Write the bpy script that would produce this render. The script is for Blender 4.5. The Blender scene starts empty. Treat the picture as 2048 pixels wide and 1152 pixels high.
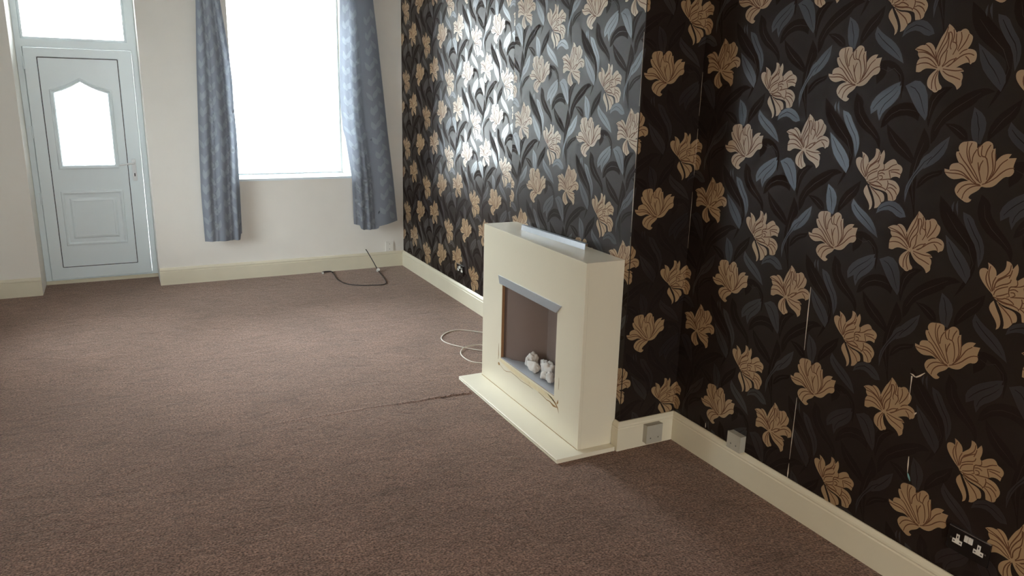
import bpy, bmesh, math, random
import numpy as np
from mathutils import noise as mnoise
from mathutils import Vector, Matrix
from mathutils.geometry import delaunay_2d_cdt

random.seed(4)
C = bpy.context.scene.collection
SC = bpy.context.scene

# ------------------------------------------------------------------ camera
def make_camera():
    yaw, pitch, roll, f = 0.4776, -0.2567, 0.0262, 1521.5
    cy, sy, cp, sp = math.cos(yaw), math.sin(yaw), math.cos(pitch), math.sin(pitch)
    fwd = Vector((sy * cp, cy * cp, sp))
    right = Vector((cy, -sy, 0))
    up = right.cross(fwd)
    c, s = math.cos(roll), math.sin(roll)
    r2, u2 = c * right + s * up, -s * right + c * up
    m = Matrix((r2, u2, -fwd)).transposed().to_4x4()
    m.translation = Vector((-2.4805, -7.1986, 1.7642))
    cam = bpy.data.cameras.new('camera')
    cam.sensor_width = 36.0
    cam.lens = f / 2048.0 * 36.0
    cam.clip_start = 0.02
    o = bpy.data.objects.new('camera', cam)
    o.matrix_world = m
    C.objects.link(o)
    SC.camera = o
make_camera()

# ------------------------------------------------------------------ world, light, exposure
SKY = 88.0
w = bpy.data.worlds.new('overcast_sky')
SC.world = w
w.use_nodes = True
bg = w.node_tree.nodes['Background']
bg.inputs[0].default_value = (0.88, 0.95, 1.0, 1)
def overcast(nt, bgn):
    """CIE overcast sky: luminance (1 + 2 sin e) / 3, dull ground below the horizon"""
    N, L = nt.nodes, nt.links
    tc = N.new('ShaderNodeTexCoord'); sp = N.new('ShaderNodeSeparateXYZ')
    L.new(tc.outputs['Generated'], sp.inputs[0])
    mr = N.new('ShaderNodeMapRange')
    mr.inputs[1].default_value = 0.0; mr.inputs[2].default_value = 1.0
    mr.inputs[3].default_value = SKY * 0.45; mr.inputs[4].default_value = SKY
    L.new(sp.outputs['Z'], mr.inputs[0])
    L.new(mr.outputs[0], bgn.inputs[1])
overcast(w.node_tree, bg)

def portal(name, loc, size, rot):
    l = bpy.data.lights.new(name, 'AREA')
    l.shape = 'RECTANGLE'
    l.size, l.size_y = size
    l.cycles.is_portal = True
    o = bpy.data.objects.new(name, l)
    o.location = loc
    o.rotation_euler = rot
    C.objects.link(o)
PI = math.pi
portal('window_portal', (-1.033, 0.50, 1.74), (1.1, 1.75), (-PI / 2, 0, 0))
portal('door_portal', (-2.70, 0.50, 1.85), (0.9, 1.75), (-PI / 2, 0, 0))
portal('left_window_portal', (-4.17, -1.55, 1.3), (1.6, 1.7), (0, -PI / 2, 0))
portal('rear_window_portal', (-2.2, -12.87, 1.6), (1.35, 1.25), (PI / 2, 0, 0))

lamp = bpy.data.lights.new('rear_lamp', 'POINT')      # warm lamp at the back of the room, behind the viewer
lamp.energy = 55.0
lamp.color = (1.0, 0.66, 0.32)
lamp.shadow_soft_size = 0.15
lo = bpy.data.objects.new('rear_lamp', lamp)
lo.location = (-2.55, -8.75, 1.9)
C.objects.link(lo)

SC.view_settings.view_transform = 'Standard'
SC.view_settings.look = 'None'
SC.view_settings.gamma = 1.0
SC.view_settings.use_curve_mapping = False
SC.view_settings.exposure = 0.0

# ------------------------------------------------------------------ materials
def lin(r, g, b):
    f = lambda v: (v / 255 / 12.92) if v / 255 <= 0.04045 else ((v / 255 + 0.055) / 1.055) ** 2.4
    return (f(r), f(g), f(b), 1)

def mat(name, col, rough=0.5, spec=0.5, metal=0.0, noise=None, bump=None, coat=0.0, trans=0.0, ior=1.5, stint=None):
    """noise=(scale, amount[, stretch]) colour variation; bump=(scale, strength, distance)"""
    m = bpy.data.materials.new(name)
    m.use_nodes = True
    nt = m.node_tree
    b = nt.nodes['Principled BSDF']
    b.inputs['Base Color'].default_value = col
    b.inputs['Roughness'].default_value = rough
    b.inputs['Specular IOR Level'].default_value = spec
    b.inputs['Metallic'].default_value = metal
    b.inputs['Coat Weight'].default_value = coat
    b.inputs['IOR'].default_value = ior
    if stint: b.inputs['Specular Tint'].default_value = stint
    tc = nt.nodes.new('ShaderNodeTexCoord')
    if noise:
        n = nt.nodes.new('ShaderNodeTexNoise')
        n.inputs['Scale'].default_value = noise[0]
        n.inputs['Detail'].default_value = 5
        src = tc.outputs['Object']
        if len(noise) > 2:
            mp = nt.nodes.new('ShaderNodeMapping')
            mp.inputs['Scale'].default_value = noise[2]
            nt.links.new(src, mp.inputs[0]); src = mp.outputs[0]
        nt.links.new(src, n.inputs['Vector'])
        mx = nt.nodes.new('ShaderNodeMix'); mx.data_type = 'RGBA'
        a = noise[1]
        mx.inputs[6].default_value = tuple(c * (1 - a) for c in col[:3]) + (1,)
        mx.inputs[7].default_value = tuple(min(1, c * (1 + a)) for c in col[:3]) + (1,)
        nt.links.new(n.outputs['Fac'], mx.inputs[0])
        nt.links.new(mx.outputs[2], b.inputs['Base Color'])
    if bump:
        n2 = nt.nodes.new('ShaderNodeTexNoise')
        n2.inputs['Scale'].default_value = bump[0]
        n2.inputs['Detail'].default_value = 3
        nt.links.new(tc.outputs['Object'], n2.inputs['Vector'])
        bp = nt.nodes.new('ShaderNodeBump')
        bp.inputs['Strength'].default_value = bump[1]
        bp.inputs['Distance'].default_value = bump[2]
        nt.links.new(n2.outputs['Fac'], bp.inputs['Height'])
        nt.links.new(bp.outputs[0], b.inputs['Normal'])
    if trans:
        out = nt.nodes['Material Output']
        tr = nt.nodes.new('ShaderNodeBsdfTranslucent')
        tr.inputs[0].default_value = col
        ms = nt.nodes.new('ShaderNodeMixShader')
        ms.inputs[0].default_value = trans
        nt.links.new(b.outputs[0], ms.inputs[1])
        nt.links.new(tr.outputs[0], ms.inputs[2])
        nt.links.new(ms.outputs[0], out.inputs[0])
    return m

def glass_mat(name, tint=(0.95, 0.97, 0.98, 1)):
    m = bpy.data.materials.new(name)
    m.use_nodes = True
    nt = m.node_tree
    out = nt.nodes['Material Output']
    nt.nodes.remove(nt.nodes['Principled BSDF'])
    t = nt.nodes.new('ShaderNodeBsdfTransparent'); t.inputs[0].default_value = tint
    g = nt.nodes.new('ShaderNodeBsdfGlossy'); g.inputs['Roughness'].default_value = 0.02
    fr = nt.nodes.new('ShaderNodeFresnel'); fr.inputs[0].default_value = 1.5
    ms = nt.nodes.new('ShaderNodeMixShader')
    nt.links.new(fr.outputs[0], ms.inputs[0])
    nt.links.new(t.outputs[0], ms.inputs[1]); nt.links.new(g.outputs[0], ms.inputs[2])
    nt.links.new(ms.outputs[0], out.inputs[0])
    return m

def carpet_mat():
    m = bpy.data.materials.new('carpet')
    m.use_nodes = True
    nt = m.node_tree; N = nt.nodes; L = nt.links
    b = N['Principled BSDF']
    b.inputs['Roughness'].default_value = 0.95
    b.inputs['Specular IOR Level'].default_value = 0.1
    b.inputs['Sheen Weight'].default_value = 0.5
    b.inputs['Sheen Roughness'].default_value = 0.35
    b.inputs['Sheen Tint'].default_value = (1.0, 0.82, 0.70, 1)
    tc = N.new('ShaderNodeTexCoord')
    def noise(s, d=2, dist=0.0, vec=None):
        n = N.new('ShaderNodeTexNoise'); n.inputs['Scale'].default_value = s
        n.inputs['Detail'].default_value = d; n.inputs['Distortion'].default_value = dist
        L.new(vec or tc.outputs['Object'], n.inputs['Vector']); return n
    def ramp(src, lo, hi, a, bb):
        r = N.new('ShaderNodeMapRange'); r.inputs[1].default_value = lo; r.inputs[2].default_value = hi
        r.inputs[3].default_value = a; r.inputs[4].default_value = bb
        L.new(src, r.inputs[0]); return r.outputs[0]
    def mul(a, bb):
        k = N.new('ShaderNodeMath'); k.operation = 'MULTIPLY'; L.new(a, k.inputs[0]); L.new(bb, k.inputs[1]); return k.outputs[0]
    tuft = noise(115, 3)
    tuft2 = noise(48, 3)
    blot = noise(3.2, 5, 0.6)
    foot = noise(9, 4, 1.2)
    v = mul(ramp(tuft.outputs[0], 0.32, 0.68, 0.28, 1.72), ramp(tuft2.outputs[0], 0.3, 0.7, 0.72, 1.28))
    mp = N.new('ShaderNodeMapping'); mp.inputs['Scale'].default_value = (5, 22, 1); mp.inputs['Rotation'].default_value = (0, 0, 0.12)
    L.new(tc.outputs['Object'], mp.inputs[0])
    cleft = noise(1.0, 6, 1.5, mp.outputs[0])
    patch = noise(1.3, 3, 0.8)
    v = mul(v, ramp(cleft.outputs[0], 0.28, 0.44, 0.62, 1.0))
    v = mul(v, ramp(patch.outputs[0], 0.4, 0.6, 0.92, 1.06))
    v = mul(v, ramp(blot.outputs[0], 0.3, 0.7, 0.9, 1.1))
    v = mul(v, ramp(foot.outputs[0], 0.35, 0.62, 0.9, 1.04))
    col = N.new('ShaderNodeMix'); col.data_type = 'RGBA'; col.blend_type = 'MULTIPLY'
    col.inputs[0].default_value = 1
    col.inputs[6].default_value = CARPET
    cr = N.new('ShaderNodeCombineColor')
    for i in range(3): L.new(v, cr.inputs[i])
    L.new(cr.outputs[0], col.inputs[7])
    L.new(col.outputs[2], b.inputs['Base Color'])
    bp = N.new('ShaderNodeBump'); bp.inputs['Strength'].default_value = 0.9; bp.inputs['Distance'].default_value = 0.006
    L.new(tuft.outputs[0], bp.inputs['Height'])
    bp2 = N.new('ShaderNodeBump'); bp2.inputs['Strength'].default_value = 0.5; bp2.inputs['Distance'].default_value = 0.012
    L.new(foot.outputs[0], bp2.inputs['Height']); L.new(bp.outputs[0], bp2.inputs['Normal'])
    L.new(bp2.outputs[0], b.inputs['Normal'])
    return m

CARPET = (0.165, 0.098, 0.072, 1)
M = {}
M['carpet'] = carpet_mat()
M['plaster'] = mat('wall_plaster', lin(244, 240, 231), 0.75, 0.3, noise=(6, 0.03), bump=(40, 0.05, 0.003))
M['beige_plaster'] = mat('beige_wall', lin(206, 182, 142), 0.8, 0.2, noise=(6, 0.03))
M['white_paint'] = mat('ceiling_paint', lin(246, 245, 242), 0.9, 0.2)
M['baseboard'] = mat('skirting_gloss', lin(226, 218, 194), 0.35, 0.5, noise=(7, 0.05))
M['upvc'] = mat('white_upvc', lin(240, 251, 255), 0.3, 0.5)
M['gasket'] = mat('dark_gasket', lin(60, 62, 66), 0.7, 0.2)
M['glass'] = glass_mat('window_glass')
M['net'] = glass_mat('obscured_side_glass', (0.52, 0.53, 0.53, 1))  # dark tint added to weaken the daylight from the side window
M['frost'] = glass_mat('door_glass')
M['chrome'] = mat('brushed_chrome', lin(205, 210, 218), 0.28, 0.5, 1.0, noise=(60, 0.12, (1, 6, 1)))
M['handle'] = mat('white_handle', lin(236, 238, 240), 0.25, 0.5)
M['keyhole'] = mat('keyhole_black', lin(50, 50, 52), 0.5)
M['cream'] = mat('cream_lacquer', lin(233, 226, 204), 0.26, 0.5, noise=(4, 0.025))
M['cream_worn'] = mat('bare_scuffed_paint', lin(222, 208, 172), 0.6, 0.3, noise=(60, 0.1))
M['rust'] = mat('brown_glue_mark', lin(150, 116, 70), 0.7, 0.2, noise=(150, 0.35))
M['mdf'] = mat('raw_board_edge', lin(150, 112, 78), 0.8, 0.2, noise=(80, 0.1))
M['firebox'] = mat('firebox_steel', lin(138, 123, 116), 0.35, 0.5, 0.3, noise=(3, 0.06))
M['tray'] = mat('tray_steel', lin(182, 187, 194), 0.35, 0.5, 0.15)
M['stone'] = mat('white_ceramic_stone', lin(232, 230, 226), 0.8, 0.3, noise=(30, 0.05), bump=(45, 0.25, 0.004))
M['cable_white'] = mat('white_cable', lin(222, 214, 200), 0.45)
M['cable_black'] = mat('black_cable', lin(52, 44, 42), 0.5)
M['plug_white'] = mat('white_plastic', lin(225, 222, 214), 0.4)
M['grey_plastic'] = mat('grey_plastic', lin(178, 173, 158), 0.4, noise=(30, 0.05))
M['black_nickel'] = mat('black_nickel', lin(34, 30, 28), 0.18, 0.6, 0.3)
M['screw'] = mat('screw_steel', lin(120, 118, 112), 0.3, 0.5, 1.0)
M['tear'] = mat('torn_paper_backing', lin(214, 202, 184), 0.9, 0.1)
M['tear_blue'] = mat('torn_paper_blue', lin(120, 165, 165), 0.8, 0.1)
M['pole'] = mat('curtain_pole', lin(70, 66, 64), 0.3, 0.5, 0.8)
M['curtain'] = mat('curtain_cloth', lin(140, 146, 156), 0.55, 0.35, noise=(260, 0.10), trans=0.34)
M['curtain_leaf'] = mat('curtain_leaf_print', lin(154, 160, 169), 0.38, 0.6, trans=0.34)
M['facade'] = mat('rendered_facade', lin(222, 220, 214), 0.9, 0.1, noise=(1.5, 0.05))
M['concrete'] = mat('pavement', lin(243, 243, 242), 0.9, 0.2, noise=(3, 0.08))
# wallpaper: print inks of different sheen
WP = [
    mat('paper_ground', lin(40, 32, 28), 0.40, 0.12, bump=(350, 0.05, 0.001)),
    mat('paper_matte_leaf', lin(39, 31, 28), 0.65, 0.03),
    mat('paper_matte_vein', lin(46, 38, 34), 0.40, 0.25),
    mat('paper_gloss_leaf', lin(42, 34, 31), 0.29, 0.6, stint=(0.78, 0.88, 1.0, 1)),
    mat('paper_leaf_line', lin(34, 27, 25), 0.55, 0.1),
    mat('paper_flower', lin(158, 130, 95), 0.31, 0.75, ior=1.6),
    mat('paper_flower_line', lin(98, 68, 50), 0.6, 0.1),
]

# ------------------------------------------------------------------ mesh helpers
def link(name, me, m=None, parent=None, smooth=False):
    o = bpy.data.objects.new(name, me)
    C.objects.link(o)
    if m is not None:
        for k in (m if isinstance(m, (list, tuple)) else [m]):
            me.materials.append(k)
    if parent is not None:
        o.parent = parent
        o.matrix_parent_inverse = Matrix.Translation(-Vector(parent.location))
    if smooth:
        for p in me.polygons: p.use_smooth = True
    return o

def obj(name, bm, m=None, parent=None, smooth=False, bevel=0.0, seg=2):
    if bevel > 0:
        es = [e for e in bm.edges if e.is_manifold and e.calc_face_angle(0) > 0.6]
        bmesh.ops.bevel(bm, geom=es, offset=bevel, segments=seg, profile=0.5, affect='EDGES', clamp_overlap=True)
    bmesh.ops.recalc_face_normals(bm, faces=bm.faces[:])
    me = bpy.data.meshes.new(name)
    bm.to_mesh(me); bm.free()
    return link(name, me, m, parent, smooth)

def box(bm, x0, x1, y0, y1, z0, z1):
    vs = [bm.verts.new((x, y, z)) for x in (x0, x1) for y in (y0, y1) for z in (z0, z1)]
    for f in ((0, 1, 3, 2), (4, 6, 7, 5), (0, 4, 5, 1), (2, 3, 7, 6), (0, 2, 6, 4), (1, 5, 7, 3)):
        bm.faces.new([vs[i] for i in f])
    return vs

def boxobj(name, x0, x1, y0, y1, z0, z1, m, parent=None, bevel=0.0, seg=2):
    bm = bmesh.new(); box(bm, min(x0, x1), max(x0, x1), min(y0, y1), max(y0, y1), min(z0, z1), max(z0, z1))
    return obj(name, bm, m, parent, bevel=bevel, seg=seg)

def empty(name, loc):
    o = bpy.data.objects.new(name, None)
    o.empty_display_size = 0.1
    o.location = loc
    C.objects.link(o)
    bpy.context.view_layer.update()
    return o

def tag(o, label=None, cat=None, group=None, kind=None):
    if label: o['label'] = label
    if cat: o['category'] = cat
    if group: o['group'] = group
    if kind: o['kind'] = kind
    return o

def struct(o, label=None):
    o['kind'] = 'structure'
    if label: o['label'] = label
    return o

def cdt(polys, pts=(), flt=None):
    """2-D constrained triangulation of (possibly overlapping) polygons -> verts, tris, topmost polygon index per tri (-1 none)"""
    verts, faces, inv = [], [], []
    for q in polys:
        n = len(verts)
        verts += [Vector((a, b)) for a, b in q]
        faces.append(list(range(n, n + len(q))))
    verts += [Vector(p) for p in pts]
    r = delaunay_2d_cdt(verts, [], faces, 0, 1e-6)
    vo, fo = r[0], r[2]
    V = np.array([(v[0], v[1]) for v in vo])
    cen = np.array([V[list(f)].mean(axis=0) for f in fo])
    of = [[] for _ in fo]
    for k, q in enumerate(polys):              # centroid inside polygon (non-zero winding)
        q = np.array(q)
        cand = np.where((cen[:, 0] > q[:, 0].min()) & (cen[:, 0] < q[:, 0].max()) & (cen[:, 1] > q[:, 1].min()) & (cen[:, 1] < q[:, 1].max()))[0]
        if not len(cand): continue
        c = cen[cand]; wn = np.zeros(len(cand), int)
        for p0, p1 in zip(q, np.roll(q, -1, axis=0)):
            cr = (p1[0] - p0[0]) * (c[:, 1] - p0[1]) - (c[:, 0] - p0[0]) * (p1[1] - p0[1])
            wn += ((p0[1] <= c[:, 1]) & (p1[1] > c[:, 1]) & (cr > 0)).astype(int)
            wn -= ((p0[1] > c[:, 1]) & (p1[1] <= c[:, 1]) & (cr < 0)).astype(int)
        for i in cand[wn != 0]: of[i].append(k)
    top = [max(x) if x else -1 for x in of]
    return vo, fo, top, of

def plate(name, outer, holes, a0, a1, axis, m, parent=None, bevel=0.0):
    """Extruded polygon with holes.  2-D coords (u, z); axis 'y': (u, a, z); axis 'x': (a, u, z)"""
    vo, fo, top, of = cdt([outer] + list(holes))
    keep = [f for f, o in zip(fo, of) if 0 in o and len(o) == 1]
    P3 = (lambda u, z, a: (u, a, z)) if axis == 'y' else (lambda u, z, a: (a, u, z))
    bm = bmesh.new()
    f0 = [bm.verts.new(P3(v[0], v[1], a0)) for v in vo]
    f1 = [bm.verts.new(P3(v[0], v[1], a1)) for v in vo]
    edges = {}
    for f in keep:
        bm.faces.new([f0[i] for i in f]); bm.faces.new([f1[i] for i in reversed(f)])
        for i in range(len(f)):
            e = (f[i], f[(i + 1) % len(f)])
            edges[e] = edges.get(e, 0) + 1
    for (i, j) in edges:
        if (j, i) not in edges:
            bm.faces.new([f0[j], f0[i], f1[i], f1[j]])
    for v in [v for v in bm.verts if not v.link_faces]: bm.verts.remove(v)
    bmesh.ops.dissolve_limit(bm, angle_limit=0.01, verts=bm.verts[:], edges=bm.edges[:])
    return obj(name, bm, m, parent, bevel=bevel)

def tube(name, pts, r, m, parent=None, sub=6, sides=10):
    """smooth tube through points (Catmull-Rom)"""
    P = [Vector(p) for p in pts]
    path = []
    for i in range(len(P) - 1):
        p0, p1, p2, p3 = P[max(i - 1, 0)], P[i], P[i + 1], P[min(i + 2, len(P) - 1)]
        for k in range(sub):
            t = k / sub
            path.append(0.5 * ((2 * p1) + (p2 - p0) * t + (2 * p0 - 5 * p1 + 4 * p2 - p3) * t * t + (3 * p1 - p0 - 3 * p2 + p3) * t ** 3))
    path.append(P[-1])
    bm = bmesh.new(); rings = []
    up = Vector((0, 0, 1))
    for i, p in enumerate(path):
        d = (path[min(i + 1, len(path) - 1)] - path[max(i - 1, 0)]).normalized()
        a = d.cross(up)
        if a.length < 1e-3: a = d.cross(Vector((1, 0, 0)))
        a.normalize(); b = a.cross(d)
        rings.append([bm.verts.new(p + r * (math.cos(2 * PI * k / sides) * a + math.sin(2 * PI * k / sides) * b)) for k in range(sides)])
    for q0, q1 in zip(rings, rings[1:]):
        for k in range(sides):
            bm.faces.new([q0[k], q0[(k + 1) % sides], q1[(k + 1) % sides], q1[k]])
    bm.faces.new(rings[0]); bm.faces.new(rings[-1])
    return obj(name, bm, m, parent, smooth=True)

# ------------------------------------------------------------------ room numbers (metres)
XB = -0.356                      # chimney breast face
XN = -0.011                      # right wall this side of the breast
YL, YR = -3.05, -4.309           # far and near corners of the breast
XL, YF, H = -3.95, -12.5, 2.72   # left wall, wall behind the camera, ceiling
DX0, DX1, DZ, DEP = -3.145, -2.253, 2.60, 0.3735   # door recess
WX0, WX1, WZ0, WZ1 = -1.550, -0.515, 0.893, 2.58   # window opening
BH, BT = 0.153, 0.020            # baseboard

# floor with the piece that runs into the door recess
bm = bmesh.new()
box(bm, XL - 0.1, 0.1, YF - 0.3, 0.0, -0.12, 0.0)
box(bm, DX0, DX1, 0.0, 0.46, -0.12, 0.0)
struct(obj('floor', bm, M['carpet']), 'taupe brown fitted carpet with worn mottled pile')
struct(boxobj('ceiling', XL - 0.3, 0.3, YF - 0.3, 0.45, H, H + 0.1, M['white_paint']))

def wall_with_holes(name, x0, x1, z0, z1, holes, ya, yb, m, swap=False):
    xs = sorted({x0, x1, *[h[0] for h in holes], *[h[1] for h in holes]})
    zs = sorted({z0, z1, *[h[2] for h in holes], *[h[3] for h in holes]})
    bm = bmesh.new()
    inside = lambda i, j: any(h[0] - 1e-6 <= xs[i] and xs[i + 1] <= h[1] + 1e-6 and h[2] - 1e-6 <= zs[j] and zs[j + 1] <= h[3] + 1e-6 for h in holes)
    solid = lambda i, j: 0 <= i < len(xs) - 1 and 0 <= j < len(zs) - 1 and not inside(i, j)
    V = {}
    def v(x, y, z):
        k = (round(x, 5), round(y, 5), round(z, 5))
        if k not in V: V[k] = bm.verts.new((k[1], k[0], k[2]) if swap else k)
        return V[k]
    for i in range(len(xs) - 1):
        for j in range(len(zs) - 1):
            if not solid(i, j): continue
            a, b, c, d = xs[i], xs[i + 1], zs[j], zs[j + 1]
            for y in (ya, yb): bm.faces.new([v(a, y, c), v(b, y, c), v(b, y, d), v(a, y, d)])
            if not solid(i - 1, j): bm.faces.new([v(a, ya, c), v(a, yb, c), v(a, yb, d), v(a, ya, d)])
            if not solid(i + 1, j): bm.faces.new([v(b, ya, c), v(b, yb, c), v(b, yb, d), v(b, ya, d)])
            if not solid(i, j - 1): bm.faces.new([v(a, ya, c), v(b, ya, c), v(b, yb, c), v(a, yb, c)])
            if not solid(i, j + 1): bm.faces.new([v(a, ya, d), v(b, ya, d), v(b, yb, d), v(a, yb, d)])
    return struct(obj(name, bm, m))

wall_with_holes('wall_back', XL - 0.2, 0.3, -0.12, H + 0.05,
                [(DX0, DX1, -0.12, DZ), (WX0, WX1, WZ0, WZ1)], 0.0, 0.45, M['plaster'])
RW = (-2.85, -1.55, 1.0, 2.2)
LW = (-2.3, -0.8, 0.5, 2.1)
wall_with_holes('wall_left', YF - 0.3, 0.45, -0.12, H + 0.05, [LW], XL - 0.2, XL, M['plaster'], True)
wall_with_holes('wall_front', XL - 0.2, 0.3, -0.12, H + 0.05, [RW], YF - 0.3, YF, M['beige_plaster'])
bm = bmesh.new()
box(bm, -30, 25, 0.46, 40, -0.25, -0.13); box(bm, -30, XL - 0.21, -30, 0.46, -0.25, -0.13)
struct(obj('ground_outside', bm, M['concrete']))

struct(boxobj('wall_outside', -25, 25, 10.5, 11.0, -0.2, 5.6, M['facade']))  # unseen house front opposite, added to cut the low sky light

# right wall: far alcove, chimney breast, near wall as one solid
bm = bmesh.new()
plan = [(0.0, 0.0), (0.0, YL), (XB, YL), (XB, YR), (XN, YR), (XN, YF - 0.3), (0.3, YF - 0.3), (0.3, 0.0)]
lo = [bm.verts.new((x, y, -0.12)) for x, y in plan]; hi = [bm.verts.new((x, y, H)) for x, y in plan]
bm.faces.new(lo); bm.faces.new(hi)
for i in range(len(plan)):
    j = (i + 1) % len(plan)
    bm.faces.new([lo[i], lo[j], hi[j], hi[i]])
wall_right = struct(obj('wall_right', bm, M['plaster']))

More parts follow.
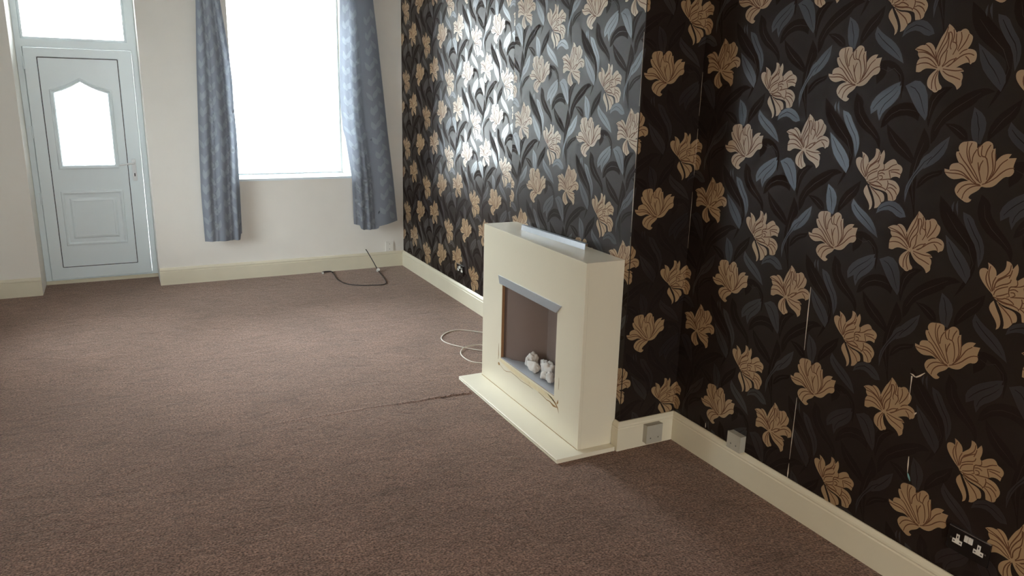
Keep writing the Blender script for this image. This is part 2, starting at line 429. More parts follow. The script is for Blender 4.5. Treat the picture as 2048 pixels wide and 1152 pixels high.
# ------------------------------------------------------------------ wallpaper print
TILE = """D785,2033 1059,1825 1265,1643 1495,1419 1724,1196 1951,975 2124,767 2245,572 2324,389 2361,217 2380,14 2383,-222 2317,-482 2180,-764 2047,-994 1854,-1261 1979,-930 2071,-700 2171,-460 2221,-233 2221,-17 2185,145 2113,253 1934,396 1648,574 1401,753 1194,932 1026,1144 897,1388 820,1641
E1106,1497 1543,997 2029,544 2308,-25 2160,-666 2152,-664 2294,-26 2011,530 1532,987 1100,1491
D2171,2252 2427,2081 2520,1941 2537,1773 2635,1582 2814,1366 2988,1182 3159,1031 3301,871 3414,703 3470,535 3467,286 3264,571 3052,743 2761,898 2528,1062 2351,1237 2221,1431 2140,1646 2117,1878
E2315,1923 2420,1524 2690,1205 3015,941 3323,666 3318,660 3006,930 2674,1189 2407,1517 2307,1921
D3390,1034 3419,1310 3494,1491 3627,1668 3799,1807 4011,1906 4225,1955 4443,1953 4629,1898 4783,1792 4853,1640 4832,1344 4661,1441 4512,1487 4327,1516 4128,1494 3914,1422 3748,1318 3631,1179 3527,1091
E3542,1302 3768,1550 4071,1703 4405,1723 4705,1672 4704,1664 4405,1708 4077,1682 3777,1538 3548,1297
D3640,1189 3975,934 4206,764 4444,596 4647,410 4813,206 4903,43 4923,-139 4638,-15 4405,110 4128,277 3922,465 3788,673 3700,880
E3801,933 4005,696 4238,480 4495,287 4738,80 4732,74 4486,275 4224,463 3994,685 3795,928
D5103,1136 5287,893 5367,723 5405,544 5361,386 5236,249 5152,50 5110,-211 5102,-544 5129,-949 5176,-1376 5277,-2050 5112,-1531 5000,-1257 4888,-1054 4824,-800 4809,-494 4823,-210 4866,53 4910,304 4956,544 5009,782
E5178,628 5032,123 4960,-427 5008,-977 5155,-1506 5147,-1508 4993,-980 4938,-426 5017,126 5170,630
D5156,-948 5182,-705 5272,-553 5432,-412 5638,-307 6015,-203 6005,-336 5902,-421 5704,-501 5526,-622 5368,-784 5256,-886
E5247,-783 5358,-618 5508,-471 5695,-384 5893,-321 5895,-329 5701,-398 5520,-489 5369,-628 5253,-787
D-2388,232 -2097,299 -1900,285 -1700,212 -1534,105 -1403,-36 -1308,-176 -1248,-316 -1229,-550 -1261,-1043 -1373,-550 -1452,-316 -1536,-175 -1678,-57 -1982,86 -1999,-162 -2086,-316 -2330,-530 -2384,-315 -2399,-125
E-2215,28 -1928,-79 -1701,24 -1403,-214 -1301,-619 -1309,-621 -1416,-222 -1706,2 -1929,-94 -2218,21
D125,-2489 58,-2108 83,-1876 179,-1666 328,-1444 531,-1212 777,-1005 1066,-822 1334,-696 1583,-628 1783,-627 2011,-723 1679,-859 1530,-960 1456,-1072 1296,-1209 1051,-1371 804,-1546 555,-1735 396,-1946 326,-2179 249,-2344
E189,-2040 407,-1618 757,-1282 1164,-1017 1557,-765 1561,-772 1172,-1029 771,-1299 419,-1627 196,-2044
D-195,-1030 -92,-776 124,-660 321,-602 588,-600 342,-840 203,-1035 87,-1266 7,-1521 -60,-1939 -149,-1698 -185,-1422
E334,-694 107,-862 -27,-1090 -76,-1368 -93,-1658 -101,-1658 -91,-1367 -48,-1082 96,-852 330,-688
D516,-1781 847,-1771 1049,-1821 1233,-1927 1342,-2048 1393,-2249 1234,-2289 1111,-2249 969,-2141 803,-2011
E682,-1830 848,-1879 1007,-1963 1158,-2068 1287,-2175 1282,-2181 1150,-2080 995,-1982 842,-1893 679,-1837
D2886,-930 2861,-1286 2762,-1505 2579,-1706 2374,-1921 2034,-2266 2009,-2000 2052,-1800 2155,-1576 2302,-1386 2491,-1229 2661,-1095
E2765,-1155 2622,-1375 2421,-1571 2263,-1798 2121,-2027 2114,-2023 2251,-1790 2405,-1557 2610,-1365 2758,-1151
L-2632,1466 -2432,1283 -2237,1148 -1981,1000 -1774,843 -1616,677 -1493,489 -1360,173 -1775,389 -2043,546 -2302,716 -2501,885 -2638,1054 -2688,1220
K-2558,1242 -2377,1053 -2161,888 -1936,729 -1724,551 -1536,366 -1543,359 -1737,537 -1952,707 -2178,864 -2394,1035 -2573,1228
L-1574,1057 -1522,1297 -1415,1431 -1235,1538 -1052,1588 -866,1580 -699,1517 -552,1399 -450,1283 -367,1112 -568,1050 -732,1089 -927,1209 -1106,1255 -1268,1226 -1405,1173
K-1474,1242 -1304,1359 -1098,1443 -884,1395 -692,1297 -511,1200 -516,1192 -701,1280 -893,1369 -1095,1413 -1293,1337 -1463,1225
L486,3429 377,3213 238,3061 34,2903 -128,2740 -247,2572 -342,2379 -413,2162 -461,1943 -501,1610 -567,1982 -542,2214 -447,2430 -351,2623 -255,2792 -180,2962 -129,3133 -42,3267 81,3365 228,3418
K253,3277 9,3071 -150,2806 -324,2534 -448,2238 -508,1929 -517,1931 -466,2243 -348,2547 -175,2822 -10,3087 240,3292
L1665,1603 1918,1529 2051,1417 2149,1244 2279,1049 2441,833 2542,618 2583,406 2574,193 2485,-126 2347,356 2220,615 2059,811 1917,1007 1796,1204 1717,1377
K1853,1429 2010,1188 2174,946 2355,713 2460,444 2493,157 2483,156 2442,439 2331,699 2150,929 1989,1175 1836,1419
L1200,757 1573,489 1788,312 1970,137 2122,-48 2243,-243 2272,-438 2177,-731 1873,-471 1676,-274 1488,-55 1345,231
K1358,553 1510,345 1663,130 1848,-69 2006,-293 2125,-508 2117,-513 1991,-303 1827,-87 1640,112 1490,331 1342,542
L3287,1285 3175,1537 3149,1702 3170,1865 3260,2013 3417,2147 3617,2296 3981,2543 3982,2274 3925,2107 3812,1952 3668,1809 3494,1675 3377,1527
K3266,1500 3305,1705 3417,1891 3589,2045 3751,2203 3877,2369 3885,2363 3765,2190 3608,2025 3439,1872 3328,1695 3286,1496
L1424,1956 1515,1439 1399,1669 1377,1798
L1303,1920 1322,1533 1247,1665 1242,1762
L-1156,-573 -817,-398 -605,-420 -406,-580 -266,-867 -185,-1280 -162,-1546 -216,-1721 -518,-1449 -753,-1162
K-959,-582 -766,-651 -584,-835 -461,-1053 -365,-1282 -261,-1503 -270,-1507 -382,-1290 -485,-1066 -608,-853 -781,-672 -966,-601
L-2401,-1592 -2458,-1338 -2409,-1157 -2273,-962 -2064,-780 -1782,-612 -1570,-504 -1359,-433 -1408,-715 -1515,-893 -1696,-1062 -1905,-1232 -2140,-1405 -2293,-1516
K-2341,-1394 -2213,-1212 -2046,-1036 -1857,-885 -1660,-744 -1503,-585 -1495,-592 -1648,-758 -1840,-907 -2026,-1058 -2194,-1228 -2325,-1406
L15,-3339 22,-3021 118,-2805 304,-2586 492,-2403 774,-2184 742,-2564 661,-2787 520,-2980 341,-3142
K100,-3173 192,-3010 332,-2853 464,-2688 581,-2521 678,-2352 686,-2357 597,-2531 486,-2704 355,-2872 212,-3025 117,-3183
L1427,-1216 1696,-1377 1826,-1518 1906,-1693 1917,-1926 1832,-2364 1638,-2339 1529,-2198 1439,-1932 1403,-1653
K1516,-1363 1599,-1515 1645,-1701 1718,-1889 1728,-2084 1757,-2252 1747,-2254 1709,-2086 1691,-1895 1617,-1710 1576,-1523 1498,-1372
F2094,2476 2138,2496 2204,2485 2283,2487 2374,2502 2453,2531 2517,2575 2574,2631 2623,2698 2681,2769 2748,2843 2816,2884 2885,2892 2941,2913 2984,2948 3015,2995 3034,3052 3029,3104 3001,3151 2989,3210 2996,3281 3008,3359 3035,3489 2794,3457 2867,3594 2763,3592 2691,3576 2616,3544 2554,3501 2503,3446 2466,3394 2430,3322 2391,3426 2368,3528 2341,3731 2272,3695 2249,3815 2215,3874 2162,3910 2109,3929 2056,3931 2007,3917 1960,3888 1924,3855 1899,3817 1863,3781 1816,3746 1782,3718 1748,3684 1735,3799 1717,3850 1691,3874 1640,3891 1562,3901 1492,3898 1430,3883 1361,3871 1286,3860 1225,3832 1177,3786 1148,3734 1136,3675 1144,3620 1183,3544 1085,3525 1081,3453 1098,3393 1133,3322 1173,3256 1240,3167 1173,3165 1113,3154 1038,3133 984,3099 952,3053 939,3000 946,2912 769,2937 785,2849 822,2788 885,2724 966,2673 1065,2636 1158,2625 1246,2640 1327,2659 1401,2682 1473,2685 1543,2668 1595,2651 1650,2626 1521,2603 1438,2571 1357,2524 1298,2463 1261,2389 1244,2324 1248,2271 1273,2209 1320,2139 1388,2078 1476,2025 1563,1978 1649,1936 1723,1925 1785,1944 1828,1975 1863,2036 1796,2058 1767,2076 1752,2095 1762,2131 1796,2184 1852,2236 1929,2289 1991,2337 2037,2379 2071,2426
V1427,3867 1434,3656 1455,3533 1492,3423 1549,3310 1624,3193 1702,3085 1784,2988 1877,2860 2032,2625 2007,2608 1850,2841 1756,2966 1673,3062 1591,3170 1513,3290 1457,3409 1420,3524 1400,3654 1395,3866
V1572,3841 1522,3682 1524,3568 1559,3438 1598,3328 1669,3193 1643,3179 1566,3313 1521,3426 1485,3563 1487,3689 1541,3851
V1768,3647 1697,3485 1677,3380 1689,3210 1659,3207 1639,3380 1660,3497 1739,3660
V1878,3774 1808,3710 1806,3639 1843,3522 1877,3462 1937,3445 1930,3416 1856,3434 1806,3506 1766,3632 1776,3727 1857,3798
V1925,3790 1929,3605 1940,3521 1957,3480 1994,3460 2074,3455 2144,3381 2195,3248 2231,3121 2253,2997 2260,2882 2248,2724 2218,2726 2228,2882 2219,2993 2195,3112 2158,3235 2109,3361 2055,3419 1985,3422 1928,3455 1905,3514 1895,3603 1893,3789
V2189,3823 2125,3680 2099,3589 2082,3451 2052,3454 2061,3596 2089,3694 2160,3837
V2291,3672 2272,3581 2290,3481 2339,3333 2374,3202 2393,3087 2378,2957 2306,2748 2277,2757 2346,2966 2357,3086 2335,3193 2300,3321 2253,3471 2237,3582 2260,3679
V2385,3564 2423,3368 2442,3221 2452,3054 2396,2878 2224,2610 2198,2626 2365,2894 2413,3059 2403,3218 2388,3363 2353,3558
V2790,3414 2662,3303 2596,3215 2547,3109 2491,2995 2428,2876 2353,2763 2223,2609 2199,2628 2326,2783 2396,2894 2455,3013 2510,3126 2564,3234 2637,3327 2769,3438
V3028,3163 2887,3133 2800,3089 2715,3020 2632,2934 2548,2833 2444,2738 2322,2652 2225,2594 2121,2551 2109,2579 2210,2623 2302,2681 2420,2768 2518,2861 2601,2962 2689,3048 2780,3119 2876,3165 3022,3194
V1192,3511 1303,3363 1386,3272 1480,3187 1569,3101 1651,3014 1745,2907 1854,2782 1948,2694 2074,2614 2058,2588 1928,2667 1828,2757 1717,2882 1621,2986 1539,3072 1453,3159 1361,3246 1277,3341 1166,3492
V1246,3182 1357,3137 1446,3070 1544,2968 1639,2865 1734,2758 1817,2678 1927,2596 1910,2571 1795,2652 1707,2732 1610,2837 1514,2941 1420,3042 1340,3107 1234,3152
V958,2919 1134,2938 1248,2935 1357,2914 1465,2866 1568,2791 1675,2712 1786,2630 1893,2583 2056,2562 2052,2532 1885,2551 1768,2599 1653,2681 1544,2758 1444,2831 1345,2877 1244,2899 1136,2904 961,2887
V802,2837 959,2831 1066,2833 1179,2841 1289,2837 1395,2819 1506,2775 1673,2672 1658,2646 1490,2745 1386,2783 1285,2797 1179,2801 1067,2795 958,2796 801,2805
V1336,2198 1394,2337 1455,2419 1535,2486 1631,2532 1740,2554 1860,2562 2057,2552 2055,2522 1860,2528 1745,2518 1643,2493 1556,2452 1482,2393 1425,2321 1365,2186
V1523,2025 1545,2175 1584,2271 1648,2359 1732,2430 1834,2485 1935,2518 2079,2534 2083,2504 1942,2485 1850,2452 1754,2397 1677,2331 1616,2253 1578,2167 1554,2020
V1876,3252 1932,3055 1986,2901 2097,2630 2069,2618 1951,2886 1895,3044 1845,3243
V2031,3318 1979,3188 1964,3109 1967,2986 1937,2985 1926,3111 1943,3201 2002,3331
F8,-43 82,-157 136,-227 196,-292 265,-349 345,-397 422,-434 497,-461 568,-498 635,-545 685,-598 735,-686 795,-637 829,-600 855,-557 863,-504 851,-440 852,-382 865,-329 863,-271 846,-208 815,-163 748,-123 871,-114 835,-58 793,-26 731,1 671,13 586,11 694,76 767,113 841,143 905,161 961,165 1005,151 1056,104 1082,142 1114,163 1161,177 1193,213 1210,269 1215,333 1207,405 1185,465 1149,512 1098,549 1033,574 966,588 866,591 932,685 963,757 981,838 985,908 975,964 938,1012 876,1051 835,1091 816,1133 781,1172 730,1207 678,1220 623,1211 582,1191 553,1162 516,1148 470,1150 438,1139 410,1101 363,1174 318,1228 261,1288 201,1339 107,1399 82,1322 57,1260 23,1188 -17,1116 -63,1044 -106,956 -147,851 -181,756 -208,671 -224,613 -234,565 -278,663 -323,724 -381,780 -439,817 -498,835 -553,837 -606,823 -633,802 -635,762 -738,765 -808,751 -877,721 -934,687 -1000,631 -896,579 -863,534 -866,479 -844,423 -772,339 -833,257 -855,186 -859,97 -855,11 -839,-114 -727,-123 -663,-104 -608,-60 -551,-28 -493,-6 -420,1 -333,-5 -240,-14 -91,-32 -202,-121 -264,-183 -314,-248 -347,-320 -364,-397 -363,-474 -343,-551 -304,-614 -246,-663 -197,-696 -158,-712 -116,-737 -74,-771 -29,-784 18,-776 52,-758 71,-730 108,-705 164,-683 192,-650 190,-606 164,-563 114,-520 75,-466 45,-401 20,-330 1,-254 -5,-173
V-619,807 -470,705 -378,614 -295,504 -223,405 -160,315 -102,221 -23,72 -49,58 -131,204 -190,295 -255,381 -328,480 -406,590 -492,678 -638,781
V-949,657 -754,627 -628,594 -505,548 -386,478 -272,386 -176,289 -60,140 -83,121 -201,267 -296,358 -409,445 -523,511 -639,559 -761,593 -954,625
V-857,555 -667,552 -540,522 -416,463 -305,392 -158,273 -176,250 -326,364 -435,429 -553,485 -672,516 -858,523
V-774,355 -589,378 -468,360 -357,307 -251,228 -98,77 -118,55 -273,202 -377,273 -480,322 -589,342 -770,323
V-865,135 -721,184 -614,201 -499,200 -384,170 -275,112 -184,69 -69,26 -79,-3 -197,38 -292,79 -399,133 -504,160 -612,163 -713,150 -855,104
V-214,548 -146,338 -99,220 -23,72 -49,58 -133,204 -183,325 -245,539
V110,1314 81,1093 43,944 -12,797 -61,671 -103,567 -128,469 -140,325 -170,327 -161,473 -138,578 -99,685 -50,811 7,956 46,1100 78,1318
V129,1149 156,956 124,818 42,681 -21,546 -69,411 -85,299 -61,155 -90,149 -118,297 -105,420 -59,561 7,700 89,833 121,957 97,1145
V168,1126 192,903 198,775 195,665 152,559 74,465 22,369 -7,266 -16,179 3,68 -26,62 -48,177 -42,273 -14,383 40,488 117,581 157,674 162,775 158,901 136,1122
V149,1151 216,1156 263,1107 298,1018 309,928 295,842 284,770 277,710 284,662 320,599 294,584 254,650 242,709 246,774 255,848 269,929 261,1009 231,1090 204,1123 151,1119
V312,1226 357,1082 364,978 341,829 421,822 474,777 505,707 509,641 488,585 460,523 409,414 382,426 430,536 455,598 472,646 467,696 440,753 405,785 305,816 328,980 323,1075 281,1217
V428,1092 443,936 456,863 482,792 454,780 419,852 404,932 396,1089
V581,1129 626,987 634,888 616,792 591,699 545,559 517,568 557,708 578,801 594,891 591,979 550,1120
V853,1046 821,907 785,812 734,719 673,633 573,512 550,530 645,654 700,740 749,830 787,918 822,1054
V872,570 763,532 707,498 634,425 612,446 682,526 748,567 862,600
V1120,367 1012,415 937,425 853,416 767,387 677,339 587,275 498,193 398,120 238,28 223,53 380,148 475,220 563,304 655,373 751,425 845,454 938,461 1023,447 1133,396
V998,150 965,225 925,274 830,356 849,379 951,302 998,244 1027,162
V558,296 394,250 309,204 240,143 177,92 98,31 79,54 154,119 214,173 287,237 382,284 550,327
V541,326 480,197 414,120 287,28 269,52 388,148 447,218 513,340
V197,573 190,430 191,341 194,253 169,168 97,56 71,72 137,183 154,257 151,340 154,432 165,575
V73,464 10,338 -3,254 19,110 -10,105 -41,252 -26,351 44,479
V830,-77 679,-101 567,-105 448,-93 322,-74 121,-38 126,-8 327,-39 452,-54 569,-65 676,-65 825,-45
V786,-381 619,-320 503,-285 379,-252 268,-200 127,-100 144,-75 286,-170 392,-215 514,-246 631,-286 798,-352
V-174,-679 -205,-513 -205,-400 -181,-287 -137,-186 -49,-56 -24,-73 -107,-203 -143,-298 -165,-404 -169,-510 -142,-673
V18,-724 -56,-577 -90,-471 -103,-358 -87,-244 -23,-81 6,-92 -53,-254 -64,-358 -51,-463 -23,-563 47,-710
F3172,-961 3119,-913 3095,-869 3030,-809 2927,-733 2821,-640 2711,-530 2631,-430 2578,-342 2551,-258 2547,-181 2573,-123 2630,-85 2689,-69 2752,-74 2793,-94 2824,-144 2816,-28 2802,40 2767,131 2877,89 2948,47 3017,-8 3064,-69 3089,-134 3101,-189 3100,-254 3187,-157 3242,-97 3293,-43 3329,21 3347,97 3350,175 3332,296 3422,287 3475,256 3520,202 3546,148 3559,67 3602,147 3630,198 3674,269 3721,180 3739,108 3745,23 3737,-68 3715,-165 3720,-224 3769,-256 3864,-160 3928,-107 3994,-65 4054,-36 4109,-21 4160,-27 4207,-53 4245,-93 4274,-146 4322,-181 4388,-197 4446,-229 4495,-276 4522,-331 4524,-394 4515,-447 4493,-489 4478,-548 4463,-659 4374,-628 4309,-623 4239,-634 4179,-659 4127,-697 4074,-727 3992,-762 4079,-761 4137,-762 4195,-766 4254,-778 4315,-798 4374,-835 4432,-887 4480,-945 4518,-1008 4532,-1077 4522,-1152 4500,-1216 4466,-1271 4447,-1330 4443,-1395 4415,-1444 4362,-1478 4286,-1496 4135,-1501 4109,-1404 4093,-1345 4077,-1292 4045,-1249 3997,-1218 3912,-1190 3790,-1166 3669,-1147 3548,-1133 3439,-1105 3342,-1063 3253,-1015
F3167,-1044 3095,-1145 3069,-1218 3065,-1296 3092,-1373 3149,-1449 3215,-1530 3289,-1617 3347,-1698 3389,-1774 3408,-1849 3401,-1957 3472,-1896 3500,-1831 3509,-1742 3495,-1649 3457,-1550 3404,-1447 3335,-1339 3267,-1224
F3252,-1043 3336,-1091 3405,-1128 3486,-1170 3580,-1195 3685,-1204 3777,-1223 3856,-1254 3914,-1301 3954,-1365 3975,-1435 3980,-1512 3954,-1561 3899,-1585 3866,-1613 3857,-1647 3824,-1703 3770,-1782 3710,-1831 3613,-1859 3619,-1752 3602,-1661 3563,-1552 3513,-1444 3451,-1335 3378,-1222
V2824,-146 2805,-309 2818,-409 2854,-504 2916,-606 3053,-772 3030,-791 2888,-628 2819,-522 2779,-418 2769,-308 2792,-141
V2890,30 2873,-150 2885,-267 2918,-385 2970,-521 3082,-752 3055,-766 2938,-536 2880,-398 2846,-274 2837,-149 2858,33
V3118,-281 3067,-444 3062,-559 3099,-756 3069,-762 3024,-563 3029,-437 3088,-271
V3511,197 3514,34 3484,-69 3421,-160 3327,-249 3206,-332 3142,-455 3123,-716 3093,-714 3109,-448 3178,-308 3302,-218 3391,-133 3450,-53 3480,38 3479,197
V3550,-117 3370,-248 3266,-335 3176,-419 3128,-510 3116,-672 3086,-670 3094,-502 3144,-395 3239,-305 3348,-219 3531,-91
V3578,44 3565,-70 3549,-142 3515,-238 3487,-229 3512,-132 3527,-64 3546,48
V3594,-258 3576,-361 3501,-430 3374,-485 3271,-541 3150,-638 3131,-615 3251,-513 3356,-449 3481,-395 3544,-344 3563,-252
V3532,-508 3356,-592 3266,-648 3202,-700 3165,-758 3146,-871 3116,-866 3131,-748 3172,-673 3243,-615 3339,-560 3519,-479
V3567,-724 3435,-810 3346,-856 3216,-903 3205,-875 3331,-821 3416,-777 3550,-697
V3785,-252 3812,-350 3804,-409 3767,-449 3704,-479 3623,-500 3588,-543 3586,-622 3596,-694 3632,-801 3541,-854 3527,-828 3601,-791 3562,-704 3549,-624 3550,-530 3602,-464 3691,-441 3746,-417 3772,-393 3778,-355 3754,-260
V4282,-198 4143,-254 4063,-310 3987,-384 3888,-438 3718,-485 3710,-457 3876,-406 3963,-353 4038,-279 4127,-222 4271,-168
V4406,-390 4227,-399 4130,-419 4020,-459 4056,-538 4079,-603 4113,-699 4085,-710 4047,-615 4021,-551 3984,-438 4119,-382 4223,-364 4404,-358
V4481,-547 4336,-503 4235,-491 4066,-495 4064,-465 4236,-453 4345,-466 4491,-516
V3580,-587 3684,-534 3760,-530 3855,-575 3844,-603 3751,-567 3695,-571 3593,-616
V3623,-650 3712,-631 3767,-651 3799,-737 3688,-829 3669,-806 3767,-722 3735,-679 3712,-668 3629,-682
V4106,-742 3938,-779 3824,-802 3652,-832 3646,-803 3817,-765 3930,-741 4100,-710
V3142,-919 3313,-931 3406,-912 3491,-865 3598,-870 3713,-925 3782,-972 3813,-1025 3787,-1040 3759,-996 3696,-958 3588,-909 3500,-905 3419,-948 3314,-966 3140,-950
V3257,-961 3467,-1003 3594,-1017 3770,-1018 3771,-1048 3592,-1055 3460,-1041 3250,-992
V3261,-983 3448,-1027 3575,-1040 3708,-1036 3824,-1050 3920,-1084 3975,-1122 3984,-1178 3954,-1183 3948,-1142 3906,-1117 3816,-1090 3706,-1076 3573,-1077 3441,-1062 3253,-1014
V4012,-786 4051,-884 4058,-965 4041,-1055 4016,-1114 3972,-1149 3953,-1126 3987,-1094 4003,-1045 4018,-962 4016,-892 3982,-797
V4401,-1056 4281,-981 4194,-947 4040,-913 4045,-884 4203,-910 4299,-947 4418,-1029
V4429,-1264 4371,-1172 4308,-1119 4218,-1070 4145,-1054 4045,-1085 4035,-1057 4141,-1019 4232,-1033 4330,-1086 4399,-1149 4456,-1247
V4318,-1478 4278,-1369 4231,-1300 4164,-1228 4099,-1173 3994,-1118 4008,-1091 4117,-1144 4191,-1199 4262,-1275 4311,-1354 4348,-1468
V3846,-1626 3780,-1499 3717,-1424 3634,-1351 3526,-1265 3325,-1119 3343,-1095 3546,-1237 3658,-1320 3746,-1396 3811,-1481 3874,-1612"""
PW, PV = 0.53, 0.6185
KEY = dict(D=1, E=2, L=3, K=4, F=5, V=6)

def build_tile():
    polys, mats = [], []
    x0, x1, z0, z1 = -PW / 2, PW / 2, -PV / 2, PV / 2
    polys.append([(x0, z0), (x1, z0), (x1, z1), (x0, z1)]); mats.append(0)
    for line in TILE.strip().split('\n'):
        k = KEY[line[0]]
        q = [tuple(float(v) / 10000 for v in p.split(',')) for p in line[1:].split()]
        a = np.array(q)
        for n in range(-2, 3):
            for m in range(-3, 4):
                b = a + [n * PW, n * PV / 2 + m * PV]
                if b[:, 0].max() < x0 or b[:, 0].min() > x1 or b[:, 1].max() < z0 or b[:, 1].min() > z1: continue
                polys.append([tuple(p) for p in b]); mats.append(k)
    order = sorted(range(len(polys)), key=lambda i: mats[i])
    # leaves first, flowers on top
    polys = [polys[i] for i in order]; mats = [mats[i] for i in order]
    vo, fo, top, of = cdt(polys)
    V = np.array([(v[0], v[1]) for v in vo])
    T, K = [], []
    for f, t, o in zip(fo, top, of):
        if 0 not in o: continue
        for i in range(1, len(f) - 1):
            T.append((f[0], f[i], f[i + 1])); K.append(mats[t])
    return V, np.array(T), np.array(K)
TV, TT, TK = build_tile()

def clip(poly, u0, u1, z0, z1):
    for ax, val, sg in ((0, u0, 1), (0, u1, -1), (1, z0, 1), (1, z1, -1)):
        out = []
        for i in range(len(poly)):
            a, b = poly[i - 1], poly[i]
            da, db = sg * (a[ax] - val), sg * (b[ax] - val)
            if (da >= 0) != (db >= 0):
                t = da / (da - db)
                out.append((a[0] + t * (b[0] - a[0]), a[1] + t * (b[1] - a[1])))
            if db >= 0: out.append(b)
        poly = out
        if len(poly) < 3: return []
    return poly

def wallpaper(u0, u1, z0, z1, ub, zb, to3d, name='wallpaper', flip=False):
    vs, fs, ks = [], [], []
    nv = 0
    n0 = math.floor((u0 - ub) / PW - 0.5) - 1; n1 = math.ceil((u1 - ub) / PW + 0.5) + 1
    for n in range(n0, n1 + 1):
        for m in range(-12, 13):
            off = np.array([ub + n * PW, zb + (n % 2) * PV / 2 + m * PV])
            lo = off - [PW / 2, PV / 2]; hi = off + [PW / 2, PV / 2]
            if hi[0] <= u0 or lo[0] >= u1 or hi[1] <= z0 or lo[1] >= z1: continue
            P = TV + off
            if lo[0] >= u0 and hi[0] <= u1 and lo[1] >= z0 and hi[1] <= z1:
                vs.append(P); fs += (TT + nv).tolist(); ks += TK.tolist(); nv += len(P)
            else:
                inn = (P[:, 0] >= u0) & (P[:, 0] <= u1) & (P[:, 1] >= z0) & (P[:, 1] <= z1)
                vs.append(P); base = nv; nv += len(P)
                extra = []
                for t, k in zip(TT.tolist(), TK.tolist()):
                    c = inn[t[0]] + inn[t[1]] + inn[t[2]]
                    if c == 3: fs.append([base + i for i in t]); ks.append(k)
                    else:
                        q = clip([tuple(P[i]) for i in t], u0, u1, z0, z1)
                        if len(q) < 3: continue
                        fs.append(list(range(nv + len(extra), nv + len(extra) + len(q)))); ks.append(k)
                        extra += q
                if extra:
                    vs.append(np.array(extra)); nv += len(extra)
    A = np.concatenate(vs)
    if flip: fs = [f[::-1] for f in fs]
    me = bpy.data.meshes.new(name)
    me.from_pydata([to3d(a, b) for a, b in A.tolist()], [], fs)
    me.polygons.foreach_set('material_index', ks)
    o = link(name, me, WP, wall_right)
    bm = bmesh.new(); bm.from_mesh(me)
    bmesh.ops.delete(bm, geom=[v for v in bm.verts if not v.link_faces], context='VERTS')
    bm.to_mesh(me); bm.free()
    return o

E_ = 0.0012
R_ = 0.0022
wallpaper(0.002, -YL, BH - 0.01, H, 0.3069, 0.3301, lambda u, z: (-E_, -u, z))                       # far alcove
wallpaper(-YL + R_ * 0, -YR - R_, BH - 0.01, H, -0.0106, 0.3135, lambda u, z: (XB - E_, -u, z))      # breast face
wallpaper(XB + R_, XN - E_, BH - 0.01, H, 0.6354, 0.3159, lambda u, z: (u, YR - E_, z))              # near side of breast
wallpaper(XB - E_, 0, BH - 0.01, H, 0.2, 0.3159, lambda u, z: (u, YL + E_, z), flip=True)            # far side of breast
wallpaper(-YR, 9.05, BH - 0.01, H, 5.49, 0.6279, lambda u, z: (XN - E_, -u, z))                       # near wall
# paper rounding the near corner of the breast
bm = bmesh.new()
prev = None
for i in range(9):
    a = PI / 2 * i / 8
    x, y = XB + R_ - (R_ + E_) * math.cos(a), YR + R_ - (R_ + E_) * math.sin(a)
    cur = (bm.verts.new((x, y, BH - 0.01)), bm.verts.new((x, y, H)))
    if prev: bm.faces.new([prev[0], cur[0], cur[1], prev[1]])
    prev = cur
obj('wallpaper_corner', bm, WP[0], wall_right, smooth=True)

# scuffs and tears in the paper of the near wall, plus painted corner glints
def tear_or_glint(path, wd, m=None, x=XN - E_ - 0.0002):
    bm = bmesh.new(); L, R = [], []
    for i, (y, z) in enumerate(path):
        k = wd[i] / 2
        L.append(bm.verts.new((x, y - k, z))); R.append(bm.verts.new((x, y + k, z)))
    for i in range(len(path) - 1):
        bm.faces.new([L[i], L[i + 1], R[i + 1], R[i]])
    ext = bmesh.ops.extrude_face_region(bm, geom=bm.faces[:])
    for v in ext['geom']:
        if isinstance(v, bmesh.types.BMVert): v.co.x -= 0.0006
    o = obj('wallpaper_tear', bm, m or M['tear'], wall_right)
    return o
tear_or_glint([(-5.083, 1.01), (-5.086, 0.9), (-5.091, 0.741)], [.0015, .004, .001])
tear_or_glint([(-5.085, 0.526), (-5.087, 0.36), (-5.088, 0.24)], [.001, .003, .001])
tear_or_glint([(-5.088, 0.22), (-5.089, 0.175), (-5.089, 0.153)], [.001, .006, .002])
tear_or_glint([(-5.574, 0.808), (-5.590, 0.800), (-5.604, 0.810), (-5.622, 0.828)], [.012, .009, .008, .003])
tear_or_glint([(-5.576, 0.80), (-5.5775, 0.77), (-5.580, 0.708)], [.006, .002, .0012])
tear_or_glint([(-5.610, 0.664), (-5.613, 0.67), (-5.616, 0.675)], [.003, .007, .002])
tear_or_glint([(-5.616, 0.501), (-5.6185, 0.47), (-5.621, 0.438)], [.002, .005, .001])
tear_or_glint([(-5.623, 0.437), (-5.629, 0.425), (-5.636, 0.412)], [.004, .009, .003], M['tear_blue'])
tear_or_glint([(-4.554, 0.185), (-4.556, 0.17), (-4.556, 0.16)], [.001, .004, .002])

tear_or_glint([(-4.3115, 1.86), (-4.3115, 1.74), (-4.3115, 1.66)], [.0008, .0016, .0008])  # glints along the inner corner, painted as thin pale strips
tear_or_glint([(-4.3115, 1.60), (-4.3115, 1.52), (-4.3115, 1.38)], [.0008, .0022, .0008])
tear_or_glint([(-4.3115, 1.30), (-4.3115, 1.18), (-4.3115, 1.02)], [.0006, .0012, .0006])
for z0, z1, wd in ((2.02, 1.70, .0012), (1.66, 1.42, .0022), (1.40, 1.12, .0026), (1.10, 1.02, .0014)):  # worn outer corner edge with its glint painted in as pale strips
    tear_or_glint([(YR + .0042, z0), (YR + .0038, (z0 + z1) / 2), (YR + .0042, z1)], [.0006, wd, .0006], x=XB - E_ - 0.0002)

